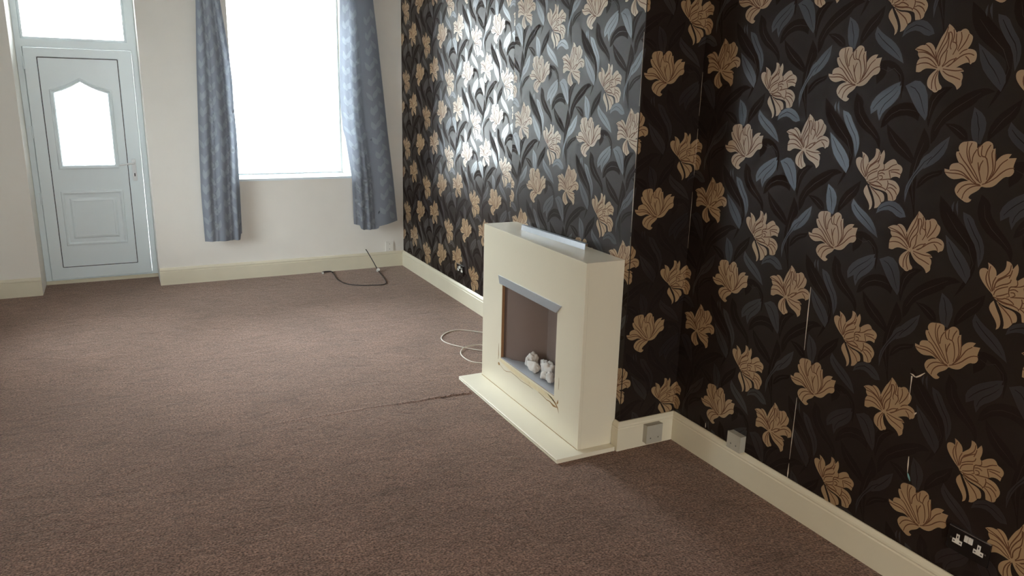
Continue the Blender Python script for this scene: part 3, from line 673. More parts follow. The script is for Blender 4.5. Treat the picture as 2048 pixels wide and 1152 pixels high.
# ------------------------------------------------------------------ baseboards (moulded profile, swept)
PROF = [(0, 0), (BT, 0), (BT, 0.118), (BT - 0.003, 0.122), (BT - 0.003, 0.126), (BT, 0.130), (BT - 0.002, 0.139), (BT - 0.008, 0.147), (BT - 0.013, BH), (0, BH)]
def baseboard(name, a, b, n, ma=0, mb=0, label=None):
    """from a to b in plan, n = outward normal; ma / mb: +1 outer mitre, -1 inner mitre, 0 square"""
    a, b, n = Vector(a), Vector(b), Vector(n)
    d = (b - a).normalized()
    bm = bmesh.new(); A, B = [], []
    for t, z in PROF:
        p = a + n * t - d * t * ma; q = b + n * t + d * t * mb
        A.append(bm.verts.new((p.x, p.y, z))); B.append(bm.verts.new((q.x, q.y, z)))
    k = len(PROF)
    for i in range(k):
        bm.faces.new([A[i], A[(i + 1) % k], B[(i + 1) % k], B[i]])
    bm.faces.new(A); bm.faces.new(B)
    return struct(obj(name, bm, M['baseboard']), label)
baseboard('baseboard_back', (DX1, 0), (0, 0), (0, -1), 0, -1)
baseboard('baseboard_back_left', (XL, 0), (DX0, 0), (0, -1), -1, 0)
baseboard('baseboard_right_far', (0, 0), (0, YL), (-1, 0), -1, -1)
baseboard('baseboard_breast_far', (0, YL), (XB, YL), (0, 1), -1, 1)
baseboard('baseboard_breast_front_far', (XB, YL), (XB, -3.128), (-1, 0), 1, 0)
baseboard('baseboard_breast_front_near', (XB, -4.2775), (XB, YR), (-1, 0), 0, 1)
baseboard('baseboard_breast_near', (XB, YR), (XN, YR), (0, -1), 1, -1)
baseboard('baseboard_right_near', (XN, YR), (XN, YF), (-1, 0), -1, -1)
baseboard('baseboard_left', (XL, YF), (XL, 0), (1, 0), -1, -1)

# ------------------------------------------------------------------ front door (door_1)
door = struct(empty('door_1', (-2.70, DEP, 0)), 'white panelled door with arched glass and glazed transom above')
Y = DEP                                     # front face of the frame
U = M['upvc']
ob = lambda x0, x1, z0, z1: [(x0, z0), (x1, z0), (x1, z1), (x0, z1)]
plate('door_frame', ob(DX0, DX1, 0.0, DZ), [ob(-3.100, -2.300, 0.035, 1.992), ob(-3.100, -2.330, 2.055, 2.52)], Y, Y + 0.07, 'y', U, door, bevel=0.004)
boxobj('door_threshold', DX0 + 0.002, DX1 - 0.002, Y - 0.03, Y - 0.002, 0, 0.028, M['baseboard'], door, bevel=0.006)
tb = plate('transom_bead', ob(-3.1, -2.33, 2.055, 2.52), [ob(-3.082, -2.348, 2.073, 2.63)], Y + 0.012, Y + 0.035, 'y', U, door, bevel=0.004)
boxobj('transom_pane', -3.095, -2.335, Y + 0.045, Y + 0.050, 2.06, 2.515, M['glass'], door)
leaf = plate('door_leaf', ob(-3.097, -2.303, 0.038, 1.989), [ob(-3.005, -2.412, 0.140, 1.915)], Y - 0.014, Y + 0.052, 'y', U, door, bevel=0.006)
plate('frame_stop', ob(-3.0995, -2.3005, 0.0355, 1.9915), [ob(-3.075, -2.325, 0.060, 1.967)], Y + 0.0525, Y + 0.0695, 'y', U, door)
plate('panel_bead', ob(-3.0048, -2.4122, 0.1402, 1.9148), [ob(-2.985, -2.432, 0.160, 1.895)], Y + 0.0305, Y + 0.050, 'y', U, leaf)
gk = plate('gasket', ob(-3.0049, -2.4121, 0.1401, 1.9149), [ob(-3.000, -2.417, 0.145, 1.910)], Y - 0.0075, Y + 0.03, 'y', M['gasket'], leaf)
def arch(ins):
    x0, x1, z0, zs, za, xm = -2.943 + ins, -2.482 - ins, 0.997 + ins, 1.655 - ins * 0.75, 1.755 - ins, -2.7135
    q = [(x0, z0), (x1, z0), (x1, zs)]
    for t in (0.33, 0.66, 0.9):              # ogee shoulders
        q.append((x1 + (xm - x1) * t, zs + (za - zs) * (t - 0.12 * math.sin(PI * t))))
    q.append((xm, za))
    for t in (0.9, 0.66, 0.33):
        q.append((x0 + (xm - x0) * t, zs + (za - zs) * (t - 0.12 * math.sin(PI * t))))
    q.append((x0, zs))
    return q
panel = plate('infill_panel', ob(-2.9995, -2.4175, 0.1455, 1.9095), [arch(0.020)], Y - 0.006, Y + 0.030, 'y', U, leaf)
def ring_loft(name, rings, m, parent, cap=False):
    """rings: list of (closed 2-D outline, y)"""
    bm = bmesh.new(); R = [[bm.verts.new((x, y, z)) for x, z in q] for q, y in rings]
    for a, b in zip(R, R[1:]):
        k = len(a)
        for i in range(k): bm.faces.new([a[i], a[(i + 1) % k], b[(i + 1) % k], b[i]])
    if cap: bm.faces.new(R[-1])
    return obj(name, bm, m, parent)
ring_loft('glazing_moulding', [(arch(-0.002), Y - 0.0055), (arch(0.002), Y - 0.016), (arch(0.010), Y - 0.018), (arch(0.018), Y - 0.012), (arch(0.026), Y - 0.010), (arch(0.033), Y + 0.004), (arch(0.034), Y + 0.02)], U, leaf)
g = arch(0.024)
plate('glass_pane', g, [], Y + 0.010, Y + 0.015, 'y', M['frost'], leaf)
rr = lambda i, y: (ob(-2.953 + i, -2.473 - i, 0.331 + i, 0.810 - i), y)
ring_loft('raised_panel', [rr(0, Y - 0.0055), rr(0.006, Y - 0.018), rr(0.018, Y - 0.020), rr(0.030, Y - 0.010), rr(0.060, Y - 0.009), rr(0.074, Y - 0.019), rr(0.086, Y - 0.020), rr(0.092, Y - 0.0175)], U, leaf, cap=True)
hp = plate('handle_plate', [(-2.381, 0.884), (-2.351, 0.884), (-2.349, 0.90), (-2.349, 1.06), (-2.352, 1.075), (-2.380, 1.075), (-2.383, 1.06), (-2.383, 0.90)], [], Y - 0.026, Y - 0.0145, 'y', M['handle'], leaf, bevel=0.003)
tube('door_lever', [(-2.366, Y - 0.026, 1.040), (-2.366, Y - 0.055, 1.040), (-2.376, Y - 0.062, 1.040), (-2.42, Y - 0.062, 1.036), (-2.482, Y - 0.060, 1.026)], 0.0075, M['handle'], leaf)
boxobj('keyhole', -2.3705, -2.3615, Y - 0.0275, Y - 0.0262, 0.925, 0.952, M['keyhole'], leaf, bevel=0.002)
for zc in (1.865, 1.310, 0.752):
    bm = bmesh.new()
    box(bm, -3.142, -3.108, Y - 0.012, Y - 0.0005, zc - 0.045, zc + 0.045)
    h = obj('hinge', bm, U, door, bevel=0.003)
    bm = bmesh.new()
    bmesh.ops.create_cone(bm, cap_ends=True, segments=12, radius1=0.008, radius2=0.008, depth=0.1, matrix=Matrix.Translation((-3.100, Y - 0.016, zc)))
    obj('hinge_pin', bm, U, h, smooth=False)
boxobj('strike_cover', -2.292, -2.268, Y - 0.008, Y - 0.0005, 1.80, 1.875, U, door, bevel=0.003)

# ------------------------------------------------------------------ window (window_1)
win = struct(empty('window_1', (-1.033, 0.2, WZ0)), 'bright window with white frame between grey curtains')
FY = 0.33
plate('window_frame', ob(WX0, WX1, WZ0 + 0.0215, WZ1), [ob(WX0 + 0.014, WX1 - 0.014, WZ0 + 0.032, WZ1 - 0.02)], FY, FY + 0.06, 'y', U, win, bevel=0.004)
boxobj('window_pane', WX0 + 0.010, WX1 - 0.010, FY + 0.025, FY + 0.030, WZ0 + 0.028, WZ1 - 0.016, M['glass'], win)
boxobj('window_sill', WX0 + 0.001, WX1 - 0.001, -0.006, FY + 0.02, WZ0 + 0.001, WZ0 + 0.021, M['upvc'], win, bevel=0.004)

# side window in the left wall, outside the view
win3 = struct(empty('window_3', (XL - 0.1, -1.55, 0.5)), 'side window in the left wall, outside the view')
plate('window_frame', ob(*LW), [ob(LW[0] + 0.05, -1.57, LW[2] + 0.05, LW[3] - 0.05), ob(-1.53, LW[1] - 0.05, LW[2] + 0.05, LW[3] - 0.05)], XL - 0.16, XL - 0.10, 'x', U, win3)
boxobj('window_pane', XL - 0.132, XL - 0.128, LW[0] + 0.04, LW[1] - 0.04, LW[2] + 0.04, LW[3] - 0.04, M['net'], win3)
# rear window behind the camera
win2 = struct(empty('window_2', (-2.2, YF - 0.15, 0.3)), 'rear window behind the viewer')
plate('window_frame', ob(*RW), [ob(RW[0] + 0.05, -2.22, RW[2] + 0.05, RW[3] - 0.05), ob(-2.18, RW[1] - 0.05, RW[2] + 0.05, RW[3] - 0.05)], YF - 0.2, YF - 0.14, 'y', U, win2)
boxobj('window_pane', RW[0] + 0.04, RW[1] - 0.04, YF - 0.172, YF - 0.168, RW[2] + 0.04, RW[3] - 0.04, M['glass'], win2)

# ------------------------------------------------------------------ curtains
def interp(tab, z):
    zs = [t[0] for t in tab]; xs = [t[1] for t in tab]
    return float(np.interp(z, zs, xs))
def almond(cx, cz, ang, ln, wd):
    q = []
    for i in range(13):
        t = i / 12; q.append((ln * t, wd * math.sin(PI * t ** 0.8) * (1 - 0.15 * t)))
    for i in range(11, 0, -1):
        t = i / 12; q.append((ln * t, -wd * math.sin(PI * t ** 0.8) * (1 - 0.15 * t)))
    c, s = math.cos(ang), math.sin(ang)
    return [(cx + a * c - b * s, cz + a * s + b * c) for a, b in q]
def make_curtain(name, left, right, bottom, fold, sprigs, top=2.60):
    Wd, Hh = 0.32, 2.1
    polys = [ob(0, Wd, 0, Hh)]; kinds = [0]
    rj = random.Random(8)
    for (sx, z0, z1, step, ph) in sprigs:
        polys.append([(sx - .0016, z0), (sx + .0016, z0), (sx + .0012, z1), (sx - .0012, z1)]); kinds.append(1)
        z = z0 + ph; k = 0
        while z < z1 - 0.1:
            for sg in (-1, 1):
                zz = z + (0.02 if sg > 0 else 0)
                polys.append(almond(sx + sg * 0.004, zz, PI / 2 - sg * rj.uniform(0.15, 0.5), rj.uniform(0.070, 0.095), rj.uniform(0.014, 0.020))); kinds.append(1)
            z += step; k += 1
    keep = [i for i, q in enumerate(polys) if i == 0 or (min(p[0] for p in q) > 0.002 and max(p[0] for p in q) < Wd - 0.002 and min(p[1] for p in q) > 0.002)]
    polys = [polys[i] for i in keep]; kinds = [kinds[i] for i in keep]
    pts = [(Wd * i / 40, Hh * j / 60) for i in range(1, 40) for j in range(1, 60)]
    pts += [(Wd * i / 40, Hh * j) for i in range(1, 40) for j in (0, 1)] + [(Wd * i, Hh * j / 60) for i in (0, 1) for j in range(1, 60)]
    vo, fo, tp, of = cdt(polys, pts)
    vs = []
    for v in vo:
        s, t = v[0] / Wd, v[1] / Hh
        zb = bottom(s)
        z = zb + (top - zb) * t
        xl, xr = interp(left, z), interp(right, z)
        vs.append((xl + (xr - xl) * s, fold(s, z), z))
    fs = [f for f, o in zip(fo, of) if 0 in o]
    ks = [kinds[t] for t, o in zip(tp, of) if 0 in o]
    me = bpy.data.meshes.new(name)
    me.from_pydata(vs, [], fs)
    me.polygons.foreach_set('material_index', ks)
    bm = bmesh.new(); bm.from_mesh(me)
    bmesh.ops.remove_doubles(bm, verts=bm.verts[:], dist=0.0022)
    bmesh.ops.recalc_face_normals(bm, faces=bm.faces[:])
    bm.to_mesh(me); bm.free()
    return link(name, me, [M['curtain'], M['curtain_leaf']], None, smooth=True)
LL = [(0.396, -1.867), (0.817, -1.870), (1.183, -1.859), (1.885, -1.827), (2.40, -1.796)]
LR = [(0.377, -1.556), (0.439, -1.552), (0.796, -1.547), (1.192, -1.541), (1.351, -1.542), (1.546, -1.550), (1.761, -1.549), (1.956, -1.560), (2.173, -1.582), (2.413, -1.607)]
RL = [(0.403, -0.526), (0.468, -0.524), (0.904, -0.531), (1.281, -0.582), (1.35, -0.603), (1.606, -0.621), (1.806, -0.619), (2.485, -0.595)]
RR = [(0.474, -0.092), (0.907, -0.132), (1.349, -0.180), (1.713, -0.213), (2.214, -0.260), (2.506, -0.292)]
def bumps(s, lst):
    return sum(a * math.exp(-((s - c) / w) ** 2) for c, w, a in lst)
def fold_l(s, z):
    k = 0.5 + 0.5 * min(1, max(0, (2.4 - z) / 1.6))
    return -0.075 - k * bumps(s + 0.02 * math.sin(z * 3), [(0.20, 0.10, 0.030), (0.55, 0.16, 0.042), (0.90, 0.06, 0.034), (0.36, 0.025, 0.010), (0.74, 0.02, 0.010)]) + 0.004 * math.sin(9 * s + 4 * z)
def fold_r(s, z):
    k = 0.5 + 0.5 * min(1, max(0, (2.4 - z) / 1.6))
    sh = s + 0.02 * math.sin(z * 2.5)
    return -0.070 - k * bumps(sh, [(0.06, 0.05, 0.018), (0.20, 0.06, 0.042), (0.36, 0.05, 0.035), (0.46, 0.02, 0.014), (0.135, 0.018, 0.010), (0.78, 0.26, 0.045)]) + 0.004 * math.sin(8 * s + 3 * z)
bot_l = lambda s: 0.381 + (0.055 if s > 0.955 else 0)
bot_r = lambda s: float(np.interp(s, [0, 0.13, 0.15, 0.22, 0.5, 0.56, 0.57, 1.0], [0.462, 0.448, 0.418, 0.402, 0.403, 0.412, 0.430, 0.476]))
cl = make_curtain('curtain', LL, LR, bot_l, fold_l, [(0.045, 0.0, 2.0, 0.125, 0.02), (0.125, 0.0, 2.0, 0.125, 0.09), (0.205, 0.0, 2.0, 0.125, 0.03), (0.285, 0.0, 2.0, 0.125, 0.10)])
tag(cl, 'grey leaf patterned curtain hanging between the door and the window', 'curtain', 'curtains at the window')
cr = make_curtain('curtain', RL, RR, bot_r, fold_r, [(0.050, 0.0, 2.0, 0.13, 0.06), (0.118, 0.0, 2.0, 0.13, 0.01), (0.235, 0.0, 2.0, 0.13, 0.10), (0.300, 0.0, 2.0, 0.13, 0.03)])
tag(cr, 'grey leaf patterned curtain hanging beside the dark floral wall', 'curtain', 'curtains at the window')
pole = empty('curtain_pole', (-1.04, -0.085, 2.63))
tag(pole, 'dark curtain pole above the window', 'curtain pole')
tube('pole', [(-2.05, -0.085, 2.63), (-1.04, -0.085, 2.63), (-0.08, -0.085, 2.63)], 0.012, M['pole'], pole)
for xe in (-2.06, -0.07):
    bm = bmesh.new(); bmesh.ops.create_uvsphere(bm, u_segments=16, v_segments=10, radius=0.024, matrix=Matrix.Translation((xe, -0.085, 2.63)))
    obj('finial', bm, M['pole'], pole, smooth=True)
for xe in (-1.93, -0.17):
    boxobj('bracket', xe - 0.01, xe + 0.01, -0.085, 0.0, 2.625, 2.64, M['pole'], pole, bevel=0.002)

# ------------------------------------------------------------------ fireplace
FX, FYL, FYR, FH = -0.5744, -3.1338, -4.2715, 0.9796
HX, HYL, HYR, HZ = -0.7207, -3.110, -4.3168, 0.022
OYL, OYR, OZT, OZB = -3.3925, -4.022, 0.6757, 0.2155
fire = empty('fireplace', (FX, (FYL + FYR) / 2, 0))
tag(fire, 'cream electric fireplace surround with open firebox on the patterned chimney breast', 'fireplace')
PT = 0.018
XK = XB - E_ - 0.001                       # back of the surround, against the paper
plate('front_panel', ob(FYR, FYL, HZ, FH), [ob(OYR, OYL, OZB, OZT)], FX, FX + PT, 'x', M['cream'], fire, bevel=0.0015)
boxobj('side_panel', FX + PT, XK, FYR, FYR + PT, HZ, FH - PT, M['cream'], fire, bevel=0.001)
boxobj('side_panel', FX + PT, XK, FYL - PT, FYL, HZ, FH - PT, M['cream'], fire, bevel=0.001)
boxobj('mantel_top', FX + PT, XK, FYR, FYL, FH - PT, FH, M['cream'], fire, bevel=0.0015)
# hearth board with a reeded front edge
bm = bmesh.new()
q = [(XK - 0.022, 0.0), (HX + 0.003, 0.0), (HX, 0.003), (HX, 0.0075), (HX + 0.004, 0.0095), (HX + 0.004, 0.0115), (HX, 0.0135), (HX, 0.0195), (HX + 0.003, HZ), (XK - 0.022, HZ)]
A = [bm.verts.new((x, HYL, z)) for x, z in q]; B = [bm.verts.new((x, HYR, z)) for x, z in q]
for i in range(len(q)):
    j = (i + 1) % len(q); bm.faces.new([A[i], A[j], B[j], B[i]])
bm.faces.new(A); bm.faces.new(B)
obj('hearth_board', bm, M['cream'], fire)
# raw edge of the opening, firebox with slanted sides, tray
plate('opening_edge', ob(OYR, OYL, OZB, OZT), [ob(OYR + 0.0012, OYL - 0.0012, OZB + 0.0012, OZT - 0.0012)], FX + 0.002, FX + PT, 'x', M['mdf'], fire)
XBK = -0.395
bm = bmesh.new()
yl, yr, xf = OYL + 0.02, OYR - 0.02, FX + PT + 0.001
pl = [(xf, yl), (xf + 0.012, OYL - 0.02), (XBK, -3.625), (XBK, -3.79), (xf + 0.012, OYR + 0.02), (xf, yr)]
lo = [bm.verts.new((x, y, OZB - 0.012)) for x, y in pl]; hi = [bm.verts.new((x, y, OZT + 0.03)) for x, y in pl]
for i in range(len(pl) - 1): bm.faces.new([lo[i], lo[i + 1], hi[i + 1], hi[i]])
bm.faces.new(hi)
obj('firebox', bm, M['firebox'], fire)
bm = bmesh.new()
tp = [(FX + 0.003, OYL - 0.003), (xf + 0.004, OYL - 0.004), (xf + 0.022, OYL - 0.04), (xf + 0.022, OYR + 0.04), (xf + 0.004, OYR + 0.004), (FX + 0.003, OYR + 0.003)]
tz0, tz1 = OZB + 0.0015, OZB + 0.006
lo = [bm.verts.new((x, y, tz0)) for x, y in tp]; hi = [bm.verts.new((x, y, tz1)) for x, y in tp]
bm.faces.new(lo); bm.faces.new(hi)
for i in range(len(tp)): bm.faces.new([lo[i], lo[(i + 1) % len(tp)], hi[(i + 1) % len(tp)], hi[i]])
obj('tray_lip', bm, M['tray'], fire)
bm = bmesh.new()
tp = [(xf + 0.010, OYL - 0.03), (XBK - 0.001, -3.626), (XBK - 0.001, -3.789), (xf + 0.010, OYR + 0.03)]
lo = [bm.verts.new((x, y, OZB - 0.008)) for x, y in tp]; hi = [bm.verts.new((x, y, OZB + 0.002)) for x, y in tp]
bm.faces.new(lo); bm.faces.new(hi)
for i in range(4): bm.faces.new([lo[i], lo[(i + 1) % 4], hi[(i + 1) % 4], hi[i]])
obj('stone_tray', bm, M['tray'], fire)
# chrome canopy strip over the opening, mitred ends
bm = bmesh.new()
f0 = [(-3.348, 0.713), (-3.376, 0.670), (-4.025, 0.672), (-4.066, 0.716)]
A = [bm.verts.new((FX - 0.0005, y, z)) for y, z in f0]
B = [bm.verts.new((FX - (0.011 if i in (1, 2) else 0.005), y, z)) for i, (y, z) in enumerate(f0)]
bm.faces.new(A); bm.faces.new(B)
for i in range(4): bm.faces.new([A[i], A[(i + 1) % 4], B[(i + 1) % 4], B[i]])
obj('canopy_strip', bm, M['chrome'], fire, bevel=0.001)
# paint damage where the trim was pulled off
def mark(name, path, wd, m, x=FX):
    bm = bmesh.new(); L, R = [], []
    for i, (y, z) in enumerate(path):
        a = path[max(i - 1, 0)]; b = path[min(i + 1, len(path) - 1)]
        d = Vector((b[0] - a[0], b[1] - a[1])).normalized(); nn = Vector((-d.y, d.x)) * wd[i] / 2
        L.append(bm.verts.new((x - 0.0006, y + nn.x, z + nn.y))); R.append(bm.verts.new((x - 0.0006, y - nn.x, z - nn.y)))
    for i in range(len(path) - 1): bm.faces.new([L[i], L[i + 1], R[i + 1], R[i]])
    ext = bmesh.ops.extrude_face_region(bm, geom=bm.faces[:])
    for v in ext['geom']:
        if isinstance(v, bmesh.types.BMVert): v.co.x += 0.0008
    return obj(name, bm, m, fire)
mark('paint_scar', [(-3.384, 0.205), (-3.52, 0.196), (-3.68, 0.192), (-3.82, 0.193), (-3.95, 0.194), (-4.03, 0.196)], [.018, .026, .030, .030, .028, .020], M['cream_worn'])
mark('paint_crack', [(-3.372, 0.176), (-3.44, 0.158), (-3.472, 0.160), (-3.529, 0.176), (-3.60, 0.174), (-3.66, 0.168), (-3.75, 0.173), (-3.80, 0.171)], [.001, .002, .0028, .0022, .0028, .002, .0028, .001], M['rust'])
mark('paint_crack', [(-3.86, 0.178), (-3.908, 0.174), (-3.95, 0.168), (-3.983, 0.171), (-4.02, 0.163), (-4.055, 0.166)], [.002, .003, .004, .005, .012, .004], M['rust'])
mark('paint_crack', [(-3.96, 0.205), (-4.00, 0.198), (-4.04, 0.184), (-4.066, 0.166)], [.003, .007, .010, .008], M['rust'])
mark('glue_mark', [(-4.056, 0.186), (-4.064, 0.198), (-4.066, 0.212)], [.006, .012, .002], M['rust'])
mark('glue_mark', [(-4.066, 0.166), (-4.072, 0.155), (-4.078, 0.143)], [.006, .003, .001], M['rust'])
mark('glue_mark', [(-3.362, 0.176), (-3.372, 0.174), (-3.384, 0.172)], [.010, .020, .008], M['rust'])
mark('paint_crack', [(-3.362, 0.20), (-3.366, 0.23), (-3.364, 0.27), (-3.366, 0.30)], [.002, .006, .003, .001], M['rust'])
mark('paint_crack', [(-4.066, 0.27), (-4.068, 0.30), (-4.066, 0.335)], [.001, .0022, .001], M['rust'])
mark('paint_crack', [(-3.742, 0.196), (-3.752, 0.193), (-3.760, 0.189)], [.002, .005, .002], M['rust'])
# joint between hearth and front
boxobj('joint_line', FX - 0.0015, FX - 0.0003, FYR + 0.001, FYL - 0.001, HZ + 0.0001, HZ + 0.0022, M['rust'], fire)

# loose chrome trim lying on the mantel
sa, sb = Vector((-0.465, -3.399)), Vector((-0.418, -4.004))
d = (sb - sa).normalized(); nb = Vector((-d.y, d.x))
if nb.x < 0: nb = -nb
bm = bmesh.new()
prof = [(0.0, 0.0), (0.003, 0.030), (0.020, 0.032), (0.020, 0.030), (0.005, 0.028), (0.002, 0.0)]
A = [bm.verts.new((sa.x + nb.x * t, sa.y + nb.y * t, FH + 0.0004 + z)) for t, z in prof]
B = [bm.verts.new((sb.x + nb.x * t, sb.y + nb.y * t, FH + 0.0004 + z)) for t, z in prof]
for i in range(len(prof)):
    j = (i + 1) % len(prof); bm.faces.new([A[i], A[j], B[j], B[i]])
bm.faces.new(A); bm.faces.new(B)
tag(obj('chrome_trim', bm, M['chrome']), 'loose chrome trim strip lying on top of the cream fireplace', 'trim')

# stones in the tray
def stone(x, y, z, sx, sy, sz, rz, label, sd):
    rnd = random.Random(sd)
    bm = bmesh.new()
    bmesh.ops.create_icosphere(bm, subdivisions=4, radius=1.0)
    off = Vector((rnd.uniform(-9, 9), rnd.uniform(-9, 9), rnd.uniform(-9, 9)))
    e = 0.78
    for v in bm.verts:
        n = v.co.normalized()
        q = Vector([math.copysign(abs(c) ** e, c) for c in n])          # slightly squared pebble
        k = 1 + 0.42 * mnoise.noise(n * 1.1 + off) + 0.22 * mnoise.noise(n * 2.6 + off) + 0.05 * mnoise.noise(n * 7 + off)
        v.co = q * k * 0.92
        v.co.x *= sx; v.co.y *= sy; v.co.z *= sz
    zl = min(v.co.z for v in bm.verts)
    o = obj('ceramic_stone', bm, M['stone'], None, smooth=True)
    o.location = (x, y, z - zl); o.rotation_euler = (0, 0, rz)
    tag(o, label, 'stone', 'white stones in the firebox')
    return o
TZ = OZB + 0.0022
stone(-0.470, -3.595, TZ, .028, .036, .042, 0.3, 'tall rounded white stone at the back left of the firebox tray', 11)
stone(-0.499, -3.585, TZ + .004, .012, .016, .026, 0.2, 'tiny white stone peeking out at the far left of the pile', 5)
stone(-0.504, -3.668, TZ, .024, .040, .031, 0.2, 'smooth egg shaped white stone at the front left of the pile', 23)
stone(-0.432, -3.664, TZ + .004, .018, .040, .028, -0.15, 'oblong white stone at the back of the pile, right of the tall one', 31)
stone(-0.462, -3.725, TZ, .022, .024, .034, 0.0, 'small upright white stone in the middle of the pile', 41)
stone(-0.470, -3.790, TZ + .004, .028, .046, .044, 0.2, 'largest lumpy white stone on the right of the pile', 53)
stone(-0.506, -3.800, TZ + .002, .018, .030, .024, 0.3, 'low white stone at the front of the pile under the largest one', 61)
stone(-0.506, -3.866, TZ + .002, .018, .026, .032, 0.1, 'white stone half hidden by the right edge of the opening', 71)

# ------------------------------------------------------------------ sockets
def socket(x, yc, zc, label):
    """double socket facing -x; y decreases to the right as seen from the room"""
    root = empty('wall_socket', (x, yc, zc))
    tag(root, label, 'socket', 'black double sockets')
    W2, H2 = 0.073, 0.043
    def pb(name, a0, a1, z0, z1, t0, t1, m, par, bev=0.0):   # a = to the right
        return boxobj(name, x - t1, x - t0, yc - a1, yc - a0, zc + z0, zc + z1, m, par, bevel=bev)
    face = pb('face_plate', -W2, W2, -H2, H2, 0.0, 0.007, M['black_nickel'], root, 0.0018)
    pb('bright_edge', -W2 + 0.001, W2 - 0.001, H2 - 0.0012, H2 + 0.0012, 0.001, 0.0078, M['chrome'], root)
    for sx in (-0.037, 0.037):
        ins = pb('socket_insert', sx - 0.0055, sx + 0.0055, 0.002, 0.022, 0.007, 0.0085, M['plug_white'], root, 0.0005)
        pb('pin_hole', sx - 0.002, sx + 0.002, 0.008, 0.016, 0.0084, 0.0088, M['keyhole'], ins)
        ins = pb('socket_insert', sx - 0.017, sx + 0.017, -0.014, 0.0018, 0.007, 0.0085, M['plug_white'], root, 0.0005)
        for q in (-0.011, 0.011):
            pb('pin_hole', sx + q - 0.003, sx + q + 0.003, -0.008, -0.004, 0.0084, 0.0088, M['keyhole'], ins)
    for sx in (-0.0075, 0.0075):
        pb('rocker_switch', sx - 0.0065, sx + 0.0065, 0.010, 0.032, 0.007, 0.011, M['plug_white'], root, 0.001)
    for sx in (-0.06, 0.06):
        pb('screw', sx - 0.003, sx + 0.003, -0.003, 0.003, 0.007, 0.0078, M['screw'], root, 0.001)
    return root
socket(XN - E_ - 0.0002, -5.881, 0.292, 'black double socket low on the near wall at the lower right')
socket(-E_ - 0.0002, -1.460, 0.275, 'black double socket in the far alcove beyond the fireplace')

def junction(name, x0, x1, y0, y1, z0, z1, label, face):
    root = empty(name, ((x0 + x1) / 2, (y0 + y1) / 2, z0))
    tag(root, label, 'junction box')
    if face == 'y':
        boxobj('back_box', x0, x1, y0 + 0.008, y1, z0, z1, M['grey_plastic'], root, bevel=0.003)
        boxobj('cover', x0 - 0.001, x1 + 0.001, y0, y0 + 0.0075, z0 - 0.001, z1 + 0.001, M['grey_plastic'], root, bevel=0.002)
        for s in (0.25, 0.75):
            boxobj('screw', x0 + (x1 - x0) * s * 1.0 - .003, x0 + (x1 - x0) * s + .003, y0 - 0.001, y0, z0 + (z1 - z0) * 0.25, z0 + (z1 - z0) * 0.25 + .006, M['screw'], root)
    else:
        boxobj('back_box', x0 + 0.008, x1, y0, y1, z0, z1, M['grey_plastic'], root, bevel=0.003)
        boxobj('cover', x0, x0 + 0.0075, y0 - 0.001, y1 + 0.001, z0 - 0.001, z1 + 0.001, M['grey_plastic'], root, bevel=0.002)
        for s in (0.3, 0.7):
            boxobj('screw', x0 - 0.001, x0, y0 + (y1 - y0) * s - .003, y0 + (y1 - y0) * s + .003, z0 + (z1 - z0) * 0.3, z0 + (z1 - z0) * 0.3 + .006, M['screw'], root)
    return root
junction('junction_box', -0.218, -0.122, YR - BT - 0.034, YR - BT - 0.0003, 0.025, 0.122, 'small grey box fixed to the skirting beside the fireplace', 'y')
junction('telephone_box', XN - 0.036, XN - E_ - 0.0005, -4.828, -4.745, 0.1535, 0.232, 'small grey box on the near wall just above the skirting', 'x')

bp = empty('blank_plate', (-0.150, 0, 0.16))
tag(bp, 'cream painted blank plate on the back wall near the corner', 'wall plate')
boxobj('plate', -0.188, -0.112, -0.010, -0.0003, 0.156, 0.252, M['plaster'], bp, bevel=0.003)
for zz in (0.178, 0.230): boxobj('screw', -0.153, -0.147, -0.011, -0.010, zz - .003, zz + .003, M['screw'], bp)

# ------------------------------------------------------------------ cables
r = 0.0036
z = r + 0.001
wc = [(-0.03, -2.47), (-0.10, -2.40), (-0.196, -2.321), (-0.254, -2.261), (-0.337, -2.200), (-0.439, -2.221), (-0.524, -2.325), (-0.529, -2.441), (-0.452, -2.586), (-0.365, -2.686), (-0.28, -2.74), (-0.25, -2.68)]
wc2 = [(-0.326, -2.601), (-0.398, -2.584), (-0.473, -2.609), (-0.524, -2.681), (-0.537, -2.78), (-0.521, -2.86), (-0.469, -2.911), (-0.40, -2.95), (-0.30, -2.98)]
pts = [(a, b, z) for a, b in wc] + [(a, b, z + (2 * r + .0005 if i in (0, 1, 2) else 0)) for i, (a, b) in enumerate(wc2)]
tag(tube('power_cable', pts, r, M['cable_white'], sides=8), 'thin white cable looped on the carpet beside the fireplace', 'cable')
bc = empty('aerial_cable', (-0.388, -0.02, 0))
tag(bc, 'black cable coming from the back wall and curving over the carpet', 'cable')
r = 0.0042; z = r + 0.001
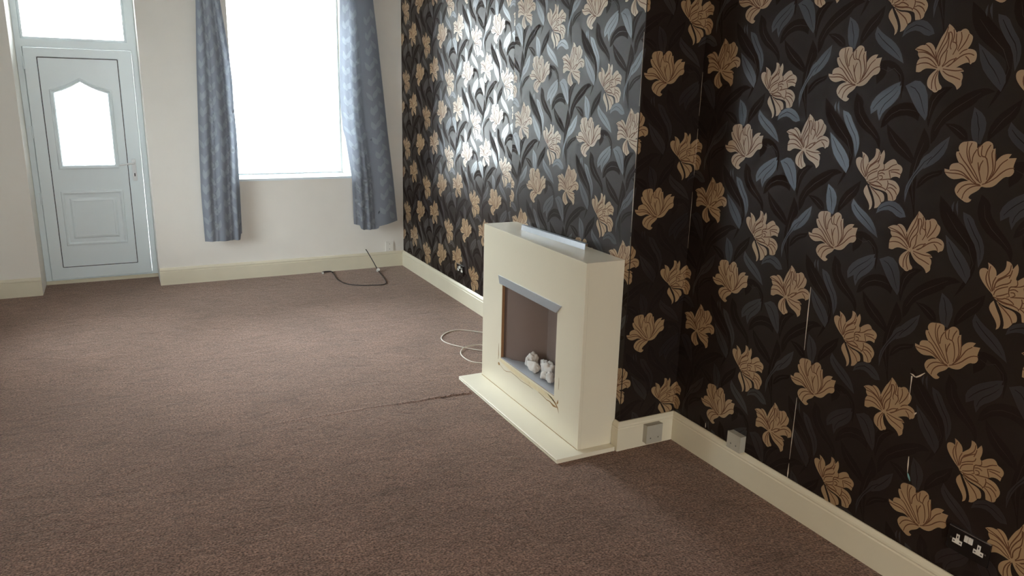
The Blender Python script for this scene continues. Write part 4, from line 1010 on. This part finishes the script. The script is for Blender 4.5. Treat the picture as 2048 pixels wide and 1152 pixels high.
tube('cable', [(-0.392, -0.002, 0.186), (-0.388, -0.022, 0.180), (-0.355, -0.11, 0.092), (-0.330, -0.18, 0.020), (-0.338, -0.30, z), (-0.379, -0.58, z), (-0.432, -0.70, z), (-0.54, -0.69, z), (-0.645, -0.653, z), (-0.74, -0.56, z), (-0.775, -0.386, z), (-0.758, -0.20, z), (-0.750, -0.12, z)], r, M['cable_black'], bc)
bm = bmesh.new()
bmesh.ops.create_cone(bm, cap_ends=True, segments=16, radius1=0.016, radius2=0.016, depth=0.03, matrix=Matrix.Translation((-0.332, -0.20, 0.019)) @ Matrix.Rotation(0.9, 4, 'X'))
obj('connector', bm, M['plug_white'], bc, bevel=0.002)
tube('end_plug', [(-0.753, -0.115, 0.010), (-0.758, -0.07, 0.011), (-0.790, -0.055, 0.011), (-0.835, -0.060, 0.010), (-0.842, -0.085, 0.010)], 0.007, M['cable_black'], bc)
for k in (-0.842,):
    boxobj('plug_tip', k - 0.010, k + 0.006, -0.105, -0.085, 0.002, 0.016, M['plug_white'], bc, bevel=0.003)

# the ruck in the carpet running from the hearth across the floor
def ruck(path, hgt, wd):
    bm = bmesh.new(); rows = []
    prof = [(-1, -0.0005), (-0.55, 0.35), (-0.2, 0.85), (0.05, 1.0), (0.3, 0.7), (0.6, 0.25), (1, -0.0005)]
    rnd = random.Random(3)
    P = []
    for (x0, y0, h0), (x1, y1, h1) in zip(path, path[1:]):
        for k in range(8):
            t = k / 8; P.append((x0 + (x1 - x0) * t + rnd.uniform(-.006, .006), y0 + (y1 - y0) * t + rnd.uniform(-.006, .006), h0 + (h1 - h0) * t))
    P.append(path[-1])
    for x, y, h in P:
        rows.append([bm.verts.new((x, y + a * wd, max(b, 0) * hgt * h - (0.001 if abs(a) == 1 else 0))) for a, b in prof])
    for a, b in zip(rows, rows[1:]):
        for i in range(len(prof) - 1): bm.faces.new([a[i], a[i + 1], b[i + 1], b[i]])
    o = obj('carpet_ruck', bm, M['carpet'], bpy.data.objects['floor'], smooth=True)
    o['label'] = 'low ruck in the carpet running out from the hearth'
    return o
ruck([(-0.735, -3.338, 0.9), (-0.855, -3.329, 1.0), (-0.971, -3.325, 0.8), (-1.29, -3.31, 0.35), (-1.63, -3.305, 0.3), (-1.95, -3.30, 0.0)], 0.008, 0.022)
